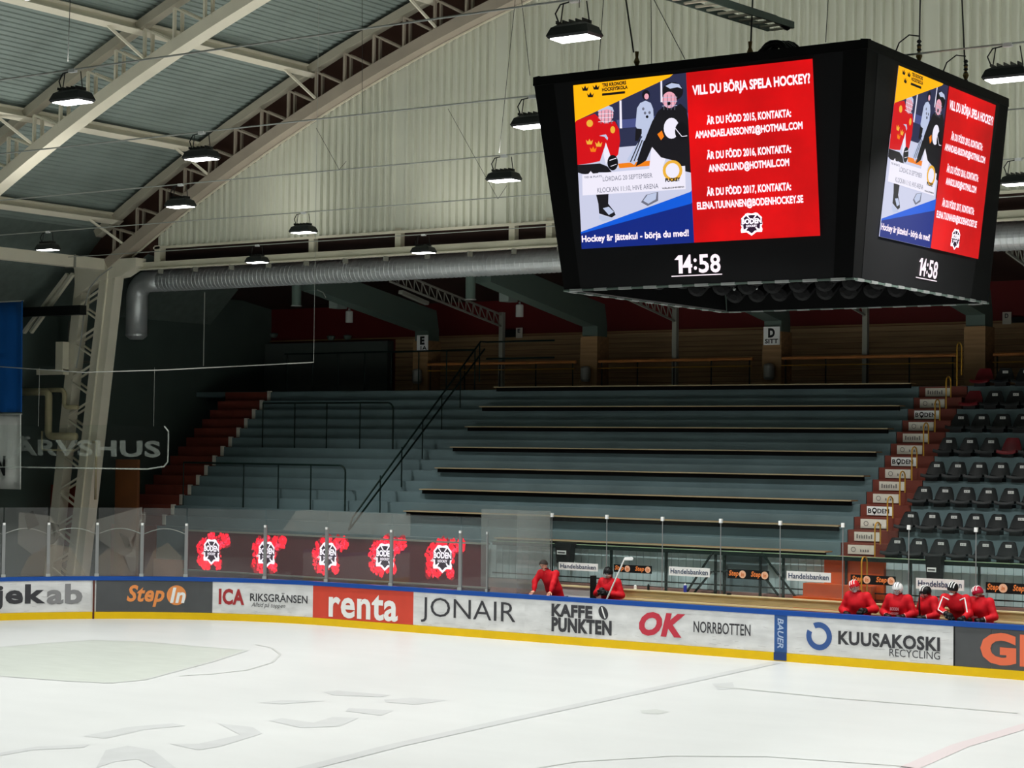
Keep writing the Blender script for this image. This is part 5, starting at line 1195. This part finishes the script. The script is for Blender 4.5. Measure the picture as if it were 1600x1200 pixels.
    if front:
        for body, z_, h_, w2 in front:
            y = ch.y-.255*b; put_text(MB(), body, rect_fn((-w2, y, z_), (w2, y, z_), (-w2, y, z_+h_)), .03).build('jersey_lettering', mat('jersey_print', (226, 150, 160)), jo)
    return t
def dome(c, up, fw, hx, R_, zcut_front, zcut_back, off):
    vs = []; n, m = 20, 10; fs = []
    for i in range(m+1):
        for k in range(n):
            a = 2*pi*k/n; f = .5+.5*math.cos(a)                      # 1 at the face
            zmin = zcut_back+(zcut_front+off-zcut_back)*f**1.5; th0 = math.acos(max(-1, min(1, zmin/R_))); th = th0*i/m
            vs.append(c+up*(R_*1.02*math.cos(th))+(fw*math.cos(a)*1.06+hx*math.sin(a)*.92)*R_*math.sin(th))
    for i in range(m):
        for k in range(n): fs.append((i*n+k, i*n+(k+1) % n, (i+1)*n+(k+1) % n, (i+1)*n+k))
    # inner skin for thickness
    q = len(vs); vs += [c+(v-c)*.9 for v in vs]; fs += [tuple(q+i for i in f[::-1]) for f in fs]
    fs += [(m*n+k, m*n+(k+1) % n, q+m*n+(k+1) % n, q+m*n+k) for k in range(n)]
    return vs, fs
def seated(w=.27, hz_=1.58, lean=.12, el=(.36, -.12, 1.06), wr=(.16, -.34, .98), hx=0, **k):
    J = dict(pelvis=(0, 0, .84), chest=(0, -lean*.7, 1.2), neck=(hx*.6, -lean, 1.46), head=(hx, -lean-.05, hz_), hipl=(-.11, -.02, .8), hipr=(.11, -.02, .8), knl=(-.19, -.46, .66), knr=(.19, -.46, .66), anl=(-.19, -.42, .08), anr=(.19, -.42, .08))
    J.update(shl=(-w*.78, -lean*.8, 1.37), shr=(w*.78, -lean*.8, 1.37), ell=(-el[0], el[1], el[2]), elr=el, wrl=(-wr[0], wr[1], wr[2]), wrr=wr); J.update(k); return J
FY = 40.88
# man leaning on the board
ml, mr = onY(832, 929, 39.97), onY(858, 931, 39.97); X0 = onY(852, 881, 40.25).x; zt = 1.07
J = dict(pelvis=(.12, .35, .93), chest=(.06, .14, 1.38), neck=(0.01, -.02, 1.62), head=(-.0, -.08, 1.745), hipl=(-.0, .35, .88), hipr=(.2, .35, .88), knl=(-.02, .3, .48), knr=(.24, .32, .48), anl=(-.02, .4, .08), anr=(.24, .42, .08),
     shl=(-.17, .06, 1.53), shr=(.26, .08, 1.53), wrl=(ml.x-X0-.0, -.22, zt+.02), wrr=(mr.x-X0+.0, -.22, zt+.02), ell=((ml.x-X0)*.62-.12, -.1, 1.33), elr=(.30, -.1, 1.31), hdl=(-.1, -.9, -.35), hdr=(0, -.9, -.35), curl=.8)
person((X0, 40.25, .1), 'bare-headed dark-haired person in a red jacket leaning with both hands on the board', J, hair=True, bulk=.9)
def px(x, y=915, Y=FY-.15): return onY(x, y, Y).x
wst = seated(wrl=(-.09, -.36, 1.16), wrr=(.06, -.38, 1.12), ell=(-.33, -.16, 1.08), hz_=1.60)
person((px(951, 893), FY, .1), 'seated player in black helmet and red jersey holding a white stick upright', wst, helmet=(m_black, m_black), gloves=True, bulk=1.0)
person((px(1340, 916)+.03, FY-.1, .1), 'player in a red and white helmet with white chin guard, leftmost of the right group', seated(hz_=1.60, wrr=(.30, -.42, 1.08), elr=(.42, -.1, 1.10), head=(-.05, -.17, 1.60)), helmet=(mat('helmet_red', (206, 22, 34), .35), m_wsign), gloves=True, chin=m_wsign, bulk=1.08)
person((px(1406, 915), FY-.1, .1), 'player in a caged white helmet and printed red jersey, second of the right group', seated(hz_=1.60), helmet=(m_wsign, mat('helmet_grey', (150, 152, 156), .35)), gloves=True, chin=m_wsign, bulk=1.03, front=[('BODEN', 1.12, .07, .10), ('HOCKEY', 1.03, .05, .10)])
person((px(1452, 925)-.02, FY+.06, .1), 'player in a black helmet turned sideways behind the standing person', seated(hz_=1.55), rotz=-.6, helmet=(m_black, m_wsign), gloves=True, bulk=.96)
Js = dict(pelvis=(.12, .28, .95), chest=(.06, .04, 1.33), neck=(.0, -.12, 1.56), head=(.02, -.18, 1.69), hipl=(.02, .28, .9), hipr=(.22, .28, .9), knl=(.0, .2, .5), knr=(.26, .2, .5), anl=(0, .3, .08), anr=(.26, .3, .08),
     shl=(-.22, -.04, 1.46), shr=(.26, -.02, 1.46), ell=(-.26, -.2, 1.22), wrl=(-.02, -.36, 1.13), elr=(.36, -.12, 1.16), wrr=(.30, -.34, 1.06))
person((px(1489, 915, 40.3), 40.42, .1), 'person standing bent forward in a black cap-like helmet and red jacket with white piping', Js, helmet=(m_black, m_wsign), cage=False, chin=m_wsign, gloves=True, stripes=True, bulk=1.0)
person((px(1534, 925), FY-.02, .13), 'player in a red and white patterned helmet looking left, last of the right group', seated(hz_=1.58, head=(-.04, -.17, 1.57)), rotz=-.25, helmet=(mat('helmet_crimson', (176, 20, 52), .35), m_wsign), cage=False, gloves=True, bulk=1.0, front=[('BODEN', 1.02, .05, .08)])
# sticks
st_t = thing('hockey_stick', (px(955), 40.5, 1.1), 'white hockey stick raised blade up by the black-helmeted player', 'hockey stick')
a_, b_ = onY(957, 916, 40.45), onY(976, 873, 40.45); c2 = onY(988, 872.5, 40.4)
MB().beam(a_+(a_-b_)*.6, b_, .035, .025).build('shaft', m_wsign, st_t); MB().poly([b_+Vector((-.03, 0, -.04)), c2+Vector((0, 0, -.045)), c2+Vector((.02, 0, .0)), c2+Vector((-.02, 0, .035)), b_+Vector((-.0, 0, .035))], .015, (0, 1, 0)).build('blade', m_wsign, st_t)
sx_ = px(1438, 940, 40.6); MB().tube([(sx_, 40.55, .7), (sx_, 40.55, 1.62), (sx_+.03, 40.55, 1.66)], .015, 6).build('hockey_stick', m_black, label='black stick standing upright left of the player turned sideways', cat='hockey stick')
MB().box(px(870), px(870)+.09, 40.95, 41.1, .9, 1.58).build('dark_door_post', m_black, label='black upright post left of the black-helmeted player', cat='post').location.x = onY(926, 920, 41).x
# ================================================================== LIGHT AND RENDER SETTINGS
w = bpy.data.worlds.new('world'); S.world = w; w.use_nodes = True; w.node_tree.nodes['Background'].inputs[0].default_value = (.5, .55, .6, 1); w.node_tree.nodes['Background'].inputs[1].default_value = .02
S.view_settings.view_transform = 'Standard'; S.view_settings.look = 'None'; S.view_settings.gamma = 1; S.view_settings.use_curve_mapping = False; S.view_settings.exposure = 0
